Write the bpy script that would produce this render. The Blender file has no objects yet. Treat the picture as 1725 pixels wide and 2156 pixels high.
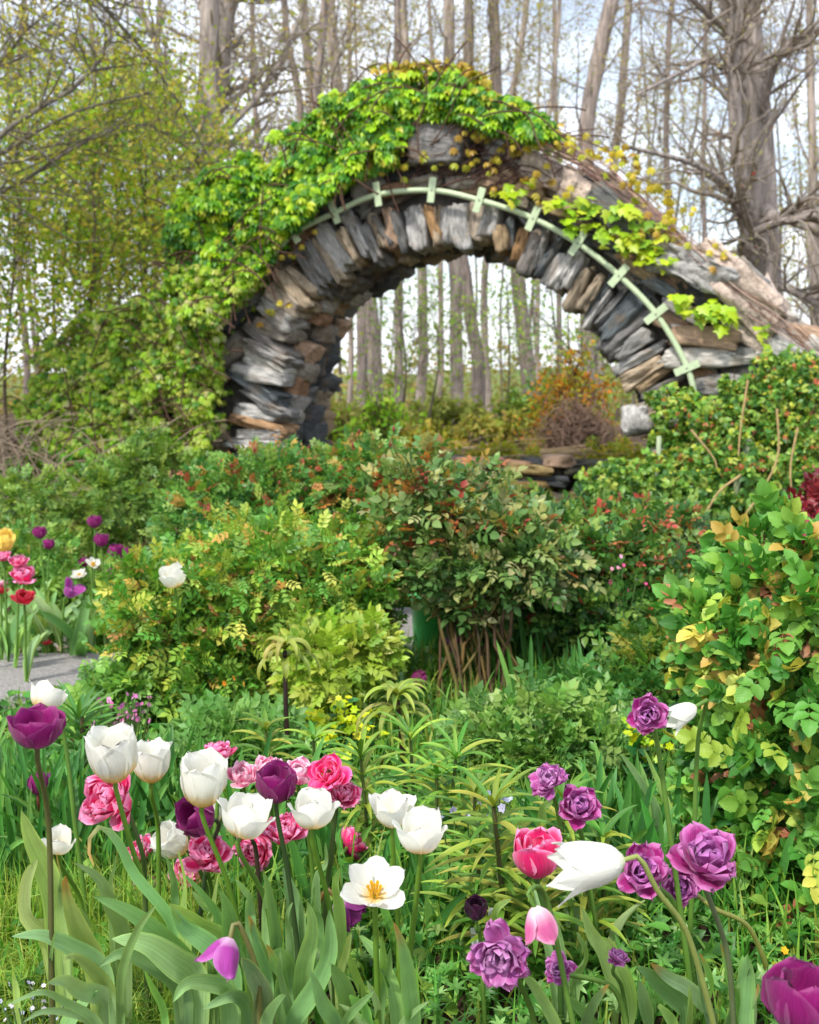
import bpy, math, random
import numpy as np
from math import radians as rad_, sin, cos, pi
random.seed(7)
rng = np.random.default_rng(11)
scene = bpy.context.scene
COL = scene.collection

# ------------------------------------------------------------------ camera
CAM_Z, PITCH, LENS = 1.08, rad_(-6.7), 40.0
PW, PH = 1725.0, 2156.0                   # the photo measured as 1725 x 2156
FPX = LENS / 36.0 * PH
cam_d = bpy.data.cameras.new("camera")
cam = bpy.data.objects.new("camera", cam_d); COL.objects.link(cam)
cam_d.sensor_fit = 'VERTICAL'; cam_d.sensor_height = 36; cam_d.sensor_width = 28.8
cam_d.lens = LENS; cam_d.clip_end = 500; cam_d.clip_start = 0.05
cam.location = (0, 0, CAM_Z); cam.rotation_euler = (pi/2 + PITCH, 0, 0)
cam_d.dof.use_dof = True; cam_d.dof.focus_distance = 1.95; cam_d.dof.aperture_fstop = 7.0
scene.camera = cam

# ------------------------------------------------------------------ world, sun, exposure
SUN_EL, SUN_AZ = 52, 212                  # azimuth measured from +Y towards +X, of where the sun stands
world = bpy.data.worlds.new("World"); scene.world = world; world.use_nodes = True
wn, wl = world.node_tree.nodes, world.node_tree.links
wn.clear()
wo = wn.new('ShaderNodeOutputWorld'); bg = wn.new('ShaderNodeBackground')
sky = wn.new('ShaderNodeTexSky'); sky.sky_type = 'NISHITA'; sky.sun_disc = False
sky.sun_elevation = rad_(SUN_EL); sky.sun_rotation = rad_(SUN_AZ); sky.air_density = 1.0; sky.dust_density = 1.5
tc = wn.new('ShaderNodeTexCoord'); mp = wn.new('ShaderNodeMapping')
mp.inputs['Scale'].default_value = (1.2, 1.2, 3.0)
nz = wn.new('ShaderNodeTexNoise'); nz.inputs['Scale'].default_value = 2.6; nz.inputs['Detail'].default_value = 7
nz.inputs['Roughness'].default_value = 0.62
cr = wn.new('ShaderNodeValToRGB')
cr.color_ramp.elements[0].position = 0.40; cr.color_ramp.elements[0].color = (0.30, 0.30, 0.30, 1)
cr.color_ramp.elements[1].position = 0.60; cr.color_ramp.elements[1].color = (1, 1, 1, 1)
mx = wn.new('ShaderNodeMix'); mx.data_type = 'RGBA'
mx.inputs['B'].default_value = (6.9, 7.1, 7.5, 1)        # bright thin cloud
wl.new(tc.outputs['Generated'], mp.inputs['Vector']); wl.new(mp.outputs['Vector'], nz.inputs['Vector'])
wl.new(nz.outputs['Fac'], cr.inputs['Fac']); wl.new(cr.outputs['Color'], mx.inputs['Factor'])
wl.new(sky.outputs['Color'], mx.inputs['A']); wl.new(mx.outputs['Result'], bg.inputs['Color'])
bg.inputs['Strength'].default_value = 0.115
wl.new(bg.outputs['Background'], wo.inputs['Surface'])
sd = bpy.data.lights.new("sun", 'SUN'); sd.energy = 2.0; sd.angle = rad_(5); sd.color = (1.0, 0.95, 0.87)
sun = bpy.data.objects.new("sun", sd); COL.objects.link(sun)
sun.location = (0, 0, 12)
sun.rotation_euler = (rad_(90 - SUN_EL), 0, rad_(180 - SUN_AZ))
scene.view_settings.view_transform = 'Standard'; scene.view_settings.look = 'None'
scene.view_settings.exposure = 1.16; scene.view_settings.gamma = 1
scene.cycles.max_bounces = 6; scene.cycles.transparent_max_bounces = 4
scene.cycles.diffuse_bounces = 3; scene.cycles.glossy_bounces = 2; scene.cycles.transmission_bounces = 4
scene.cycles.use_denoising = True

# ------------------------------------------------------------------ helpers
def V(*a): return np.array(a, float)
def nrm(a):
    a = np.asarray(a, float); return a / np.maximum(np.linalg.norm(a, axis=-1, keepdims=True), 1e-9)
def hexc(h, k=1.0):
    h = h.lstrip('#'); c = np.array([int(h[i:i+2], 16)/255 for i in (0, 2, 4)])
    return np.where(c <= 0.04045, c/12.92, ((c+0.055)/1.055)**2.4) * k
FW, UPV = V(0, cos(PITCH), sin(PITCH)), V(0, -sin(PITCH), cos(PITCH))
CAMP = V(0, 0, CAM_Z)
def ray(px, py): return FW + (px-PW/2)/FPX*V(1, 0, 0) + (PH/2-py)/FPX*UPV
def at(px, py, Y):                         # a point at world depth Y seen at picture point (px, py)
    d = ray(px, py); return CAMP + d*(Y/d[1])
def gnd(px, py, z=0.0):
    d = ray(px, py); return CAMP + d*((z-CAM_Z)/d[2])
def vnoise(p, scale=1.0, seed=0):          # lattice value noise in -1..1
    p = np.asarray(p, float)*scale + seed*17.13
    i = np.floor(p).astype(np.int64); f = p - i; f = f*f*(3-2*f)
    def h(ix, iy, iz):
        n = (ix*73856093) ^ (iy*19349663) ^ (iz*83492791) ^ (seed*2654435)
        n = (n ^ (n >> 13)) * 1274126177 & 0x7fffffff
        n = (n ^ (n >> 11)) * 60493 & 0xffffff
        return n/float(0xffffff)*2-1
    r = 0
    for a in (0, 1):
        for b in (0, 1):
            for c in (0, 1):
                w = (f[..., 0] if a else 1-f[..., 0])*(f[..., 1] if b else 1-f[..., 1])*(f[..., 2] if c else 1-f[..., 2])
                r = r + w*h(i[..., 0]+a, i[..., 1]+b, i[..., 2]+c)
    return r
class MB:                                   # collects geometry, builds ONE mesh object
    def __init__(s): s.v, s.f, s.c, s.st, s.n = [], {3: [], 4: []}, [], [], 0
    def add(s, v, f, col, st=None):
        v = np.asarray(v, float).reshape(-1, 3); n = len(v)
        c = np.broadcast_to(np.asarray(col, float), (n, 3))
        st = np.zeros((n, 3)) if st is None else np.broadcast_to(np.asarray(st, float), (n, 3))
        f = np.asarray(f, np.int64); s.f[f.shape[1]].append(f + s.n)
        s.v.append(v); s.c.append(c); s.st.append(st); s.n += n
    def inst(s, tv, tf, M, pos, col, tst=None, rnd=None, tcol=None):
        N, n = len(pos), len(tv)            # M (N,3,3) columns = local axes
        v = np.einsum('nij,kj->nki', M, tv) + pos[:, None, :]
        f = (tf[None] + (np.arange(N)*n)[:, None, None]).reshape(-1, tf.shape[1])
        c = np.repeat(np.broadcast_to(np.asarray(col, float), (N, 3)), n, axis=0).reshape(N, n, 3)
        if tcol is not None: c = c*tcol[None]
        st = np.zeros((N, n, 3))
        if tst is not None: st[:] = tst[None]
        st[..., 2] = (rng.random(N) if rnd is None else rnd)[:, None]
        s.add(v.reshape(-1, 3), f, c.reshape(-1, 3), st.reshape(-1, 3))
    def build(s, name, mat, parent=None, smooth=True):
        me = bpy.data.meshes.new(name)
        if s.n:
            v = np.concatenate(s.v); me.vertices.add(len(v)); me.vertices.foreach_set('co', v.astype(np.float32).ravel())
            fl = [np.concatenate(a) for a in (s.f[3], s.f[4]) if a]
            lv = np.concatenate([a.ravel() for a in fl]); tot = np.concatenate([np.full(len(a), a.shape[1]) for a in fl])
            me.loops.add(len(lv)); me.loops.foreach_set('vertex_index', lv.astype(np.int32))
            me.polygons.add(len(tot)); me.polygons.foreach_set('loop_start', (np.cumsum(tot)-tot).astype(np.int32))
            me.polygons.foreach_set('use_smooth', np.full(len(tot), smooth))
            c = np.ones((s.n, 4)); c[:, :3] = np.clip(np.concatenate(s.c), 0, 1)
            a = me.attributes.new('Col', 'FLOAT_COLOR', 'POINT'); a.data.foreach_set('color', c.astype(np.float32).ravel())
            a = me.attributes.new('st', 'FLOAT_VECTOR', 'POINT'); a.data.foreach_set('vector', np.concatenate(s.st).astype(np.float32).ravel())
            me.update(calc_edges=True)
        me.materials.append(mat)
        o = bpy.data.objects.new(name, me); COL.objects.link(o)
        if parent is not None: o.parent = parent
        return o
def tag(o, label, cat, group=None):
    o['label'] = label; o['category'] = cat
    if group: o['group'] = group
    return o
def kind(o, k): o['kind'] = k; return o
def empty(name, label, cat, group=None):
    o = bpy.data.objects.new(name, None); o.empty_display_size = 0.1; COL.objects.link(o)
    return tag(o, label, cat, group)
def rebase(root, loc):                      # put the thing's origin at its base, parts stay where they are
    root.location = [float(x) for x in loc]
    for ch in root.children:
        ch.location = [-float(x) for x in loc]
def spline(pts, K):                         # Catmull-Rom resample of a polyline
    P = np.asarray(pts, float)
    if len(P) == 2: return P[0] + (P[1]-P[0])*np.linspace(0, 1, K)[:, None]
    d = np.r_[0, np.cumsum(np.linalg.norm(np.diff(P, axis=0), axis=1))]
    Q = np.vstack([2*P[0]-P[1], P, 2*P[-1]-P[-2]]); out = []
    for t in np.linspace(0, d[-1], K):
        i = min(np.searchsorted(d, t, 'right')-1, len(P)-2); u = (t-d[i])/max(d[i+1]-d[i], 1e-9)
        a, b, c, e = Q[i], Q[i+1], Q[i+2], Q[i+3]
        out.append(0.5*((2*b)+(c-a)*u+(2*a-5*b+4*c-e)*u*u+(3*b-a-3*c+e)*u**3))
    return np.array(out)
def tubes(mb, pts, rad, sides, col, cap=False):   # pts (N,K,3) rad (N,K)
    pts = np.asarray(pts, float); rad = np.asarray(rad, float)
    if pts.ndim == 2: pts = pts[None]; rad = rad[None]
    N, K = pts.shape[:2]
    t = np.empty_like(pts); t[:, 1:-1] = pts[:, 2:]-pts[:, :-2]; t[:, 0] = pts[:, 1]-pts[:, 0]; t[:, -1] = pts[:, -1]-pts[:, -2]
    t = nrm(t); main = nrm(pts[:, -1]-pts[:, 0]+1e-6)
    ref = np.where(np.abs(main[:, 2:3]) < 0.8, V(0, 0, 1), V(0, 1, 0))[:, None, :]
    a = nrm(np.cross(t, ref)); b = np.cross(a, t)
    ang = np.arange(sides)/sides*2*pi
    v = pts[:, :, None]+rad[:, :, None, None]*(a[:, :, None]*np.cos(ang)[:, None]+b[:, :, None]*np.sin(ang)[:, None])
    k = np.arange(K-1)[:, None]*sides; j = np.arange(sides)[None]; j2 = (j+1) % sides
    f = np.stack([k+j, k+j2, k+sides+j2, k+sides+j], -1).reshape(-1, 4)
    F = (f[None]+(np.arange(N)*K*sides)[:, None, None]).reshape(-1, 4)
    st = np.zeros((N, K, sides, 3)); st[..., 0] = (ang/(2*pi))[None, None]; st[..., 1] = np.linspace(0, 1, K)[None, :, None]
    st[..., 2] = rng.random(N)[:, None, None]
    c = np.broadcast_to(np.asarray(col, float), (N, 3)) if np.ndim(col) < 3 else col
    c = np.repeat(c, K*sides, axis=0)
    mb.add(v.reshape(-1, 3), F, c, st.reshape(-1, 3))
    if cap:
        e = np.arange(N)*K*sides+(K-1)*sides
        if sides >= 4:
            for q in range(1, sides-2+1, 2):
                idx = [0, q, q+1, min(q+2, sides-1)]
                if idx[3] == idx[2]: continue
                mb.f[4].append((e[:, None]+np.array(idx)[None])+mb.n-N*K*sides)
def grow(pts, rad, per, lmin, lmax, a0, a1, K, start=0.3, wob=0.25, up=0.15, rk=0.55, rend=0.25, rmin=0.0015, flat=None):
    N, K0 = pts.shape[:2]; M = N*per
    pi_ = np.repeat(np.arange(N), per); t = start+(1-start)*rng.random(M)
    x = t*(K0-1); i = np.minimum(x.astype(int), K0-2); u = (x-i)[:, None]
    p = pts[pi_, i]*(1-u)+pts[pi_, i+1]*u; tg = nrm(pts[pi_, i+1]-pts[pi_, i])
    r = (rad[pi_, i]*(1-u[:, 0])+rad[pi_, i+1]*u[:, 0])
    rv = rng.normal(size=(M, 3)); pr = nrm(rv-(rv*tg).sum(1, keepdims=True)*tg)
    an = rng.uniform(a0, a1, M)[:, None]; d = nrm(tg*np.cos(an)+pr*np.sin(an))
    L = rng.uniform(lmin, lmax, M)*(1.15-0.55*t); st = (L/(K-1))[:, None]
    out = np.empty((M, K, 3)); out[:, 0] = p
    for k in range(1, K):
        d = nrm(d+rng.normal(size=(M, 3))*wob+V(0, 0, up)); out[:, k] = out[:, k-1]+d*st
    r0 = np.maximum(r*rk, rmin)[:, None]
    return out, np.maximum(r0*np.linspace(1, rend, K)[None], rmin*0.7)
def basis(f, up):                            # columns: right, forward, normal
    f = nrm(f); r = nrm(np.cross(f, up)); n = np.cross(r, f)
    return np.stack([r, f, n], -1)
def grid_faces(a, b):                        # a rows of b verts
    i = np.arange(a-1)[:, None]*b; j = np.arange(b-1)[None]
    return np.stack([i+j, i+j+1, i+b+j+1, i+b+j], -1).reshape(-1, 4)
def leaf_t(n=4, w=0.5, fold=0.18, bend=0.25, serr=0.0, shape='ovate', cols=1):
    s = np.linspace(0, 1, n+1); hw = {'ovate': np.sin(pi*s**0.78)**0.66, 'lance': np.sin(pi*s**0.8),
        'round': np.sqrt(np.maximum(1-(2*s-1)**2, 0)), 'strap': np.minimum(1, 6*s+.35)*np.minimum(1, 3.2*(1-s))**0.8}[shape]
    hw = np.maximum(hw, 0.03); hw = hw*w/2
    if serr: hw = hw*(1+serr*np.where(np.arange(n+1) % 2 == 0, 1, -1)*(s < 0.97))
    t = np.linspace(-1, 1, 2*cols+1); v = np.zeros((n+1, 2*cols+1, 3))
    v[..., 0] = hw[:, None]*t; v[..., 1] = s[:, None]
    v[..., 2] = np.abs(t)*hw[:, None]*fold*2 - bend*(s[:, None]**2)
    st = np.zeros_like(v); st[..., 0] = t; st[..., 1] = s[:, None]
    return v.reshape(-1, 3), grid_faces(n+1, 2*cols+1), st.reshape(-1, 3)
def merge_t(items):                          # items: (v,f,st,M(3x3),pos)
    vs, fs, ss, n = [], [], [], 0
    for v, f, st, M, p in items:
        vs.append(v@np.asarray(M).T+p); fs.append(f+n); ss.append(st); n += len(v)
    return np.vstack(vs), np.vstack(fs), np.vstack(ss)
def rot(ax, a):
    x, y, z = nrm(ax); c, s = cos(a), sin(a); C = 1-c
    return np.array([[c+x*x*C, x*y*C-z*s, x*z*C+y*s], [y*x*C+z*s, c+y*y*C, y*z*C-x*s], [z*x*C-y*s, z*y*C+x*s, c+z*z*C]])
def pinnate(pairs=2, ll=0.42, lw=0.62, n=4, serr=0, bend=.2, cols=1):   # compound leaf one unit long
    lv = leaf_t(n, lw, .16, bend, serr, cols=cols); it = []
    for k in range(pairs):
        y = 0.28+0.62*k/pairs
        for sgn in (-1, 1):
            it.append((lv[0]*ll*(0.8+.1*k), lv[1], lv[2], rot((0, 0, 1), -sgn*1.15)@rot((0, 1, 0), sgn*.2), V(0, y, -0.1*y*y)))
    it.append((lv[0]*ll*1.1, lv[1], lv[2], np.eye(3), V(0, .74, -.07)))
    rach = (V([-.008, 0, 0], [.008, 0, 0], [.008, .8, -.07], [-.008, .8, -.07]) if False else np.array([[-.01, 0, 0], [.01, 0, 0], [.006, .8, -.07], [-.006, .8, -.07]]))
    it.append((rach, np.array([[0, 1, 2, 3]]), np.zeros((4, 3)), np.eye(3), V(0, 0, 0)))
    return merge_t(it)
def palmate(k=5, n=3, droop=.45, lw=.45):    # leaflets fan from one point
    lv = leaf_t(n, lw, .12, .35); it = []
    for i in range(k):
        a = (i-(k-1)/2)*(2.2*pi/ (k+1.2))*0.72
        it.append((lv[0]*(.5 if abs(i-(k-1)/2) > 1 else .58), lv[1], lv[2], rot((0, 0, 1), a)@rot((1, 0, 0), -droop), V(0, 0, 0)))
    return merge_t(it)
def pick(pal, n, w=None):
    pal = np.array([hexc(p) if isinstance(p, str) else p for p in pal]); w = None if w is None else np.array(w)/sum(w)
    return pal[rng.choice(len(pal), n, p=w)]*rng.uniform(.82, 1.18, (n, 1))*(1+rng.normal(0, .05, (n, 3)))
def in_poly(pts, poly):
    x, y = pts[:, 0], pts[:, 1]; r = np.zeros(len(pts), bool); poly = np.asarray(poly, float)
    for (x0, y0), (x1, y1) in zip(poly, np.roll(poly, -1, 0)):
        c = ((y0 > y) != (y1 > y)) & (x < (x1-x0)*(y-y0)/((y1-y0) or 1e-9)+x0); r ^= c
    return r

# ------------------------------------------------------------------ materials
def mat_new(name):
    m = bpy.data.materials.new(name); m.use_nodes = True; nt = m.node_tree; nt.nodes.clear(); return m, nt.nodes, nt.links
def leaf_mat(name, trans=0.35, rough=0.42, vein=0.0, streak=0.0, tint=(1.1, 1.1, .55), nscale=60, namp=.25, spec=.4, sheen=0):
    m, N, L = mat_new(name)
    out = N.new('ShaderNodeOutputMaterial'); at_ = N.new('ShaderNodeAttribute'); at_.attribute_name = 'Col'
    st = N.new('ShaderNodeAttribute'); st.attribute_name = 'st'
    geo = N.new('ShaderNodeTexCoord'); nz = N.new('ShaderNodeTexNoise'); nz.inputs['Scale'].default_value = nscale
    nz.inputs['Detail'].default_value = 3; L.new(geo.outputs['Object'], nz.inputs['Vector'])
    mr = N.new('ShaderNodeMapRange'); mr.inputs['To Min'].default_value = 1-namp; mr.inputs['To Max'].default_value = 1+namp
    L.new(nz.outputs['Fac'], mr.inputs['Value'])
    mul = N.new('ShaderNodeVectorMath'); mul.operation = 'SCALE'; L.new(at_.outputs['Color'], mul.inputs[0]); L.new(mr.outputs['Result'], mul.inputs['Scale'])
    col = mul.outputs['Vector']; bump = None
    if streak:
        mp = N.new('ShaderNodeMapping'); mp.inputs['Scale'].default_value = (14, 1.0, 9); L.new(st.outputs['Vector'], mp.inputs['Vector'])
        n2 = N.new('ShaderNodeTexNoise'); n2.inputs['Scale'].default_value = 1.6; n2.inputs['Detail'].default_value = 4; L.new(mp.outputs['Vector'], n2.inputs['Vector'])
        m2 = N.new('ShaderNodeMapRange'); m2.inputs['From Min'].default_value = .3; m2.inputs['From Max'].default_value = .7
        m2.inputs['To Min'].default_value = 1-streak; m2.inputs['To Max'].default_value = 1+streak; L.new(n2.outputs['Fac'], m2.inputs['Value'])
        s2 = N.new('ShaderNodeVectorMath'); s2.operation = 'SCALE'; L.new(col, s2.inputs[0]); L.new(m2.outputs['Result'], s2.inputs['Scale']); col = s2.outputs['Vector']
        bump = N.new('ShaderNodeBump'); bump.inputs['Strength'].default_value = .35; bump.inputs['Distance'].default_value = .002; L.new(n2.outputs['Fac'], bump.inputs['Height'])
    if vein:                                 # feather veins from the midrib, along st
        sp = N.new('ShaderNodeSeparateXYZ'); L.new(st.outputs['Vector'], sp.inputs[0])
        ab = N.new('ShaderNodeMath'); ab.operation = 'ABSOLUTE'; L.new(sp.outputs['X'], ab.inputs[0])
        k = N.new('ShaderNodeMath'); k.operation = 'MULTIPLY_ADD'; k.inputs[1].default_value = -0.35; L.new(ab.outputs[0], k.inputs[0]); L.new(sp.outputs['Y'], k.inputs[2])
        w = N.new('ShaderNodeMath'); w.operation = 'MULTIPLY'; w.inputs[1].default_value = 44; L.new(k.outputs[0], w.inputs[0])
        sn = N.new('ShaderNodeMath'); sn.operation = 'SINE'; L.new(w.outputs[0], sn.inputs[0])
        v = N.new('ShaderNodeMapRange'); v.inputs['From Min'].default_value = .55; v.inputs['From Max'].default_value = 1; v.inputs['To Min'].default_value = 1; v.inputs['To Max'].default_value = 1+vein
        L.new(sn.outputs[0], v.inputs['Value'])
        s3 = N.new('ShaderNodeVectorMath'); s3.operation = 'SCALE'; L.new(col, s3.inputs[0]); L.new(v.outputs['Result'], s3.inputs['Scale']); col = s3.outputs['Vector']
        bump = N.new('ShaderNodeBump'); bump.inputs['Strength'].default_value = .22; bump.inputs['Distance'].default_value = -.0012; L.new(sn.outputs[0], bump.inputs['Height'])
    pb = N.new('ShaderNodeBsdfPrincipled'); pb.inputs['Roughness'].default_value = rough; pb.inputs['Specular IOR Level'].default_value = spec
    L.new(col, pb.inputs['Base Color'])
    if sheen: pb.inputs['Sheen Weight'].default_value = sheen
    tr = N.new('ShaderNodeBsdfTranslucent'); tm = N.new('ShaderNodeVectorMath'); tm.operation = 'MULTIPLY'; tm.inputs[1].default_value = tint
    L.new(col, tm.inputs[0]); L.new(tm.outputs['Vector'], tr.inputs['Color'])
    if bump: L.new(bump.outputs['Normal'], pb.inputs['Normal'])
    ms = N.new('ShaderNodeMixShader'); ms.inputs['Fac'].default_value = trans
    L.new(pb.outputs[0], ms.inputs[1]); L.new(tr.outputs[0], ms.inputs[2]); L.new(ms.outputs[0], out.inputs['Surface'])
    return m
def solid_mat(name, rough=.85, scale=(8, 8, 8), amp=.4, bump=.5, dist=.01, coord='Object', rust=0, spec=.25, detail=8, ridged=False):
    m, N, L = mat_new(name)
    out = N.new('ShaderNodeOutputMaterial'); at_ = N.new('ShaderNodeAttribute'); at_.attribute_name = 'Col'
    if coord == 'Object': c = N.new('ShaderNodeTexCoord').outputs['Object']
    else:
        a2 = N.new('ShaderNodeAttribute'); a2.attribute_name = 'st'; c = a2.outputs['Vector']
    mp = N.new('ShaderNodeMapping'); mp.inputs['Scale'].default_value = scale; L.new(c, mp.inputs['Vector'])
    nz = N.new('ShaderNodeTexNoise'); nz.inputs['Scale'].default_value = 1; nz.inputs['Detail'].default_value = detail; nz.inputs['Roughness'].default_value = .68
    L.new(mp.outputs['Vector'], nz.inputs['Vector'])
    mr = N.new('ShaderNodeMapRange'); mr.inputs['From Min'].default_value = .32; mr.inputs['From Max'].default_value = .68
    mr.inputs['To Min'].default_value = 1-amp; mr.inputs['To Max'].default_value = 1+amp; L.new(nz.outputs['Fac'], mr.inputs['Value'])
    s = N.new('ShaderNodeVectorMath'); s.operation = 'SCALE'; L.new(at_.outputs['Color'], s.inputs[0]); L.new(mr.outputs['Result'], s.inputs['Scale'])
    col = s.outputs['Vector']
    if rust:
        n3 = N.new('ShaderNodeTexNoise'); n3.inputs['Scale'].default_value = 6.5; n3.inputs['Detail'].default_value = 4
        L.new(N.new('ShaderNodeTexCoord').outputs['Object'], n3.inputs['Vector'])
        r3 = N.new('ShaderNodeMapRange'); r3.inputs['From Min'].default_value = .55; r3.inputs['From Max'].default_value = .68; r3.inputs['To Max'].default_value = rust
        L.new(n3.outputs['Fac'], r3.inputs['Value'])
        mm = N.new('ShaderNodeMix'); mm.data_type = 'RGBA'; mm.inputs['B'].default_value = (.30, .20, .12, 1); L.new(r3.outputs['Result'], mm.inputs['Factor']); L.new(col, mm.inputs['A']); col = mm.outputs['Result']
    pb = N.new('ShaderNodeBsdfPrincipled'); pb.inputs['Roughness'].default_value = rough; pb.inputs['Specular IOR Level'].default_value = spec
    L.new(col, pb.inputs['Base Color'])
    bp = N.new('ShaderNodeBump'); bp.inputs['Strength'].default_value = bump; bp.inputs['Distance'].default_value = dist
    L.new(nz.outputs['Fac'], bp.inputs['Height']); L.new(bp.outputs['Normal'], pb.inputs['Normal'])
    L.new(pb.outputs[0], out.inputs['Surface']); return m
M_LEAF = leaf_mat('leaf', .32, .42)
M_LEAFN = leaf_mat('near_rose_leaf', .30, .42, vein=.09, spec=.35, nscale=90, namp=.22)
M_FAR = leaf_mat('far_leaf', .42, .6, spec=.2)
M_STRAP = leaf_mat('strap_leaf', .28, .38, streak=.24, tint=(1.2, 1.15, .5), nscale=25, namp=.22)
M_GRASS = leaf_mat('grass_blade', .35, .45)
M_PETAL = leaf_mat('petal', .36, .48, streak=.2, tint=(1.1, 1.0, 1.1), nscale=90, namp=.12, spec=.3, sheen=.15)
M_WHITE = leaf_mat('white_petal', .45, .5, streak=.05, tint=(1.0, 1.0, .93), nscale=30, namp=.03, spec=.3)
M_STEM = solid_mat('green_stem', .5, (60, 60, 20), .15, .2, .001, spec=.4)
M_BARK = solid_mat('bark', .9, (14, 14, 2.2), .6, 1.0, .05)
M_TWIG = solid_mat('twig', .8, (30, 30, 30), .3, .3, .003)
M_STONE = solid_mat('schist', .85, (11, 58, 20), .48, 1.0, .03, coord='st', rust=.38, detail=10)
M_BOULDER = solid_mat('granite', .9, (26, 26, 26), .45, 1.0, .03, detail=10)
M_MORTAR = solid_mat('mortar', .95, (14, 14, 14), .4, 1, .02)
M_SOIL = solid_mat('soil', .95, (18, 18, 18), .55, 1, .03, detail=12)
M_PATH = solid_mat('gravel', .95, (70, 70, 70), .35, 1, .01, detail=6)
M_PAINT = solid_mat('green_paint', .45, (20, 20, 20), .1, .15, .001, spec=.4)
M_PLAST = solid_mat('plastic', .35, (10, 10, 10), .04, .05, .001, spec=.5)
# ------------------------------------------------------------------ ground, path, far hill
def sheet(name, x0, x1, y0, y1, nx, ny, zf, mat, col):
    X, Y = np.meshgrid(np.linspace(x0, x1, nx), np.linspace(0, 1, ny)**1.0*(y1-y0)+y0)
    v = np.stack([X, Y, zf(X, Y)], -1).reshape(-1, 3); mb = MB(); mb.add(v, grid_faces(ny, nx), col, v*0)
    return mb.build(name, mat)
def gz(x, y):
    p = np.stack([np.asarray(x, float), np.asarray(y, float), np.zeros_like(np.asarray(x, float))], -1)
    near = np.clip((y-1.0)/1.0, 0, 1)*np.clip((16-y)/8, 0, 1)
    return vnoise(p, 2.3, 3)*.018*near + vnoise(p, .35, 5)*.05*np.clip((y-9)/10, 0, 1)
mb = MB(); xs = np.r_[-160, -60, -25, np.linspace(-12, 12, 140), 25, 60, 160]; ys = np.r_[-6, -2, np.linspace(0, 12, 120), 14, 18, 24, 34, 60, 120, 220]
X, Y = np.meshgrid(xs, ys); v = np.stack([X, Y, gz(X, Y)], -1).reshape(-1, 3)
mb.add(v, grid_faces(len(ys), len(xs)), hexc('4a3a2a', .9)); kind(mb.build('ground', M_SOIL), 'structure')
# far wooded rise behind the trees
mb = MB(); n = 70; xs = np.linspace(-110, 110, n); rows = []
for k, (yy, hh) in enumerate(((55, -.5), (62, .55), (75, 1.1), (95, 1.6), (120, -.5))):
    z = np.where(hh < 0, -.5, hh*(1+.45*vnoise(np.stack([xs, xs*0+k*3., xs*0], -1), .06, 9)))
    rows.append(np.stack([xs, xs*0+yy, z], -1))
mb.add(np.array(rows).reshape(-1, 3), grid_faces(5, n), hexc('7f8a4a')*.6); kind(mb.build('hill', M_SOIL), 'structure')
# gravel path: enters at the left and bends away behind the shrubs
cl = spline([V(-4.5, 3.75, 0), V(-2.2, 3.98, 0), V(-1.0, 4.12, 0), V(-.1, 4.75, 0), V(.7, 5.3, 0), V(2.2, 5.7, 0), V(5, 5.9, 0)], 60)
tgv = nrm(np.gradient(cl, axis=0)); sd_ = np.cross(V(0, 0, 1), tgv); mb = MB(); rr = []
for t in np.linspace(-1, 1, 9):
    p = cl+sd_*t*.42; p[:, 2] = gz(p[:, 0], p[:, 1])+.03*(1-abs(t)**4); rr.append(p)
mb.add(np.array(rr).reshape(-1, 3), grid_faces(9, 60), hexc('b6b2ae')*.58); kind(mb.build('path', M_PATH), 'structure')

# ------------------------------------------------------------------ stone shapes
def cube_grid(n):
    vs, fs, idx = [], [], {}
    def vid(p):
        if p not in idx: idx[p] = len(vs); vs.append([2*c/n-1 for c in p])
        return idx[p]
    for ax in range(3):
        for side in (0, n):
            for i in range(n):
                for j in range(n):
                    q = []
                    for di, dj in ((0, 0), (1, 0), (1, 1), (0, 1)):
                        p = [0, 0, 0]; p[ax] = side; p[(ax+1) % 3] = i+di; p[(ax+2) % 3] = j+dj; q.append(vid(tuple(p)))
                    fs.append(q if side else q[::-1])
    return np.array(vs), np.array(fs)
CG = {n: cube_grid(n) for n in (4, 6, 8, 12)}
SC = [0]
def stone(mb, c, ax, half, col, n=6, rnd=.32, amp=.14, stx=True):
    """ax rows = local axes in world, half = half extents (long, thick, deep)"""
    SC[0] += 1; v0, f = CG[n]; sph = nrm(v0)*1.18; v = v0*(1-rnd)+sph*rnd
    sd = SC[0]*3.7; q = v*1.3+sd
    d = np.stack([vnoise(q, 1.0, 1), vnoise(q, 1.0, 2), vnoise(q, 1.0, 3)], -1)*amp*1.5 + np.stack([vnoise(q, 3.6, 4), vnoise(q, 3.6, 5), vnoise(q, 3.6, 6)], -1)*amp*.8
    # wedge and skew, so that no two stones share an outline
    sk = random.uniform(-.25, .25); wd = random.uniform(-.28, .28)
    v = v+d; v[:, 1] = v[:, 1]*(1+wd*v[:, 0])+sk*v[:, 0]*.4; v = v*half
    w = c+v@ax
    cc = np.broadcast_to(col, (len(v), 3))*(1+.16*vnoise(v*14+sd, 1, 8))[:, None]
    mb.add(w, f, cc, v+V(sd, sd*.7, sd*1.3))
GREYS = ['8e8c88', '7a7977', 'a4a09a', '857f79', '6c6c6a', 'b4b0a8', '8d857a', '767472']
TANS = ['a08a6c', 'ac9a82', '9c7a60', '988a76', 'b0a290', 'b0947c']
def scol(k=None):
    if k is None: k = 'g' if random.random() < .68 else 't'
    pal = {'g': GREYS, 't': TANS, 'd': ['4f5254', '5a5650', '46494c'], 'p': ['bcaa9c', 'b4a89c', 'c0b0a4'], 'w': ['a8a6a2', 'b0aeaa'], 'b': ['6a7072', '62686a'], 'o': ['a8845c', 'a08060']}[k]
    return hexc(random.choice(pal))*1.12*random.uniform(.85, 1.15)

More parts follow.
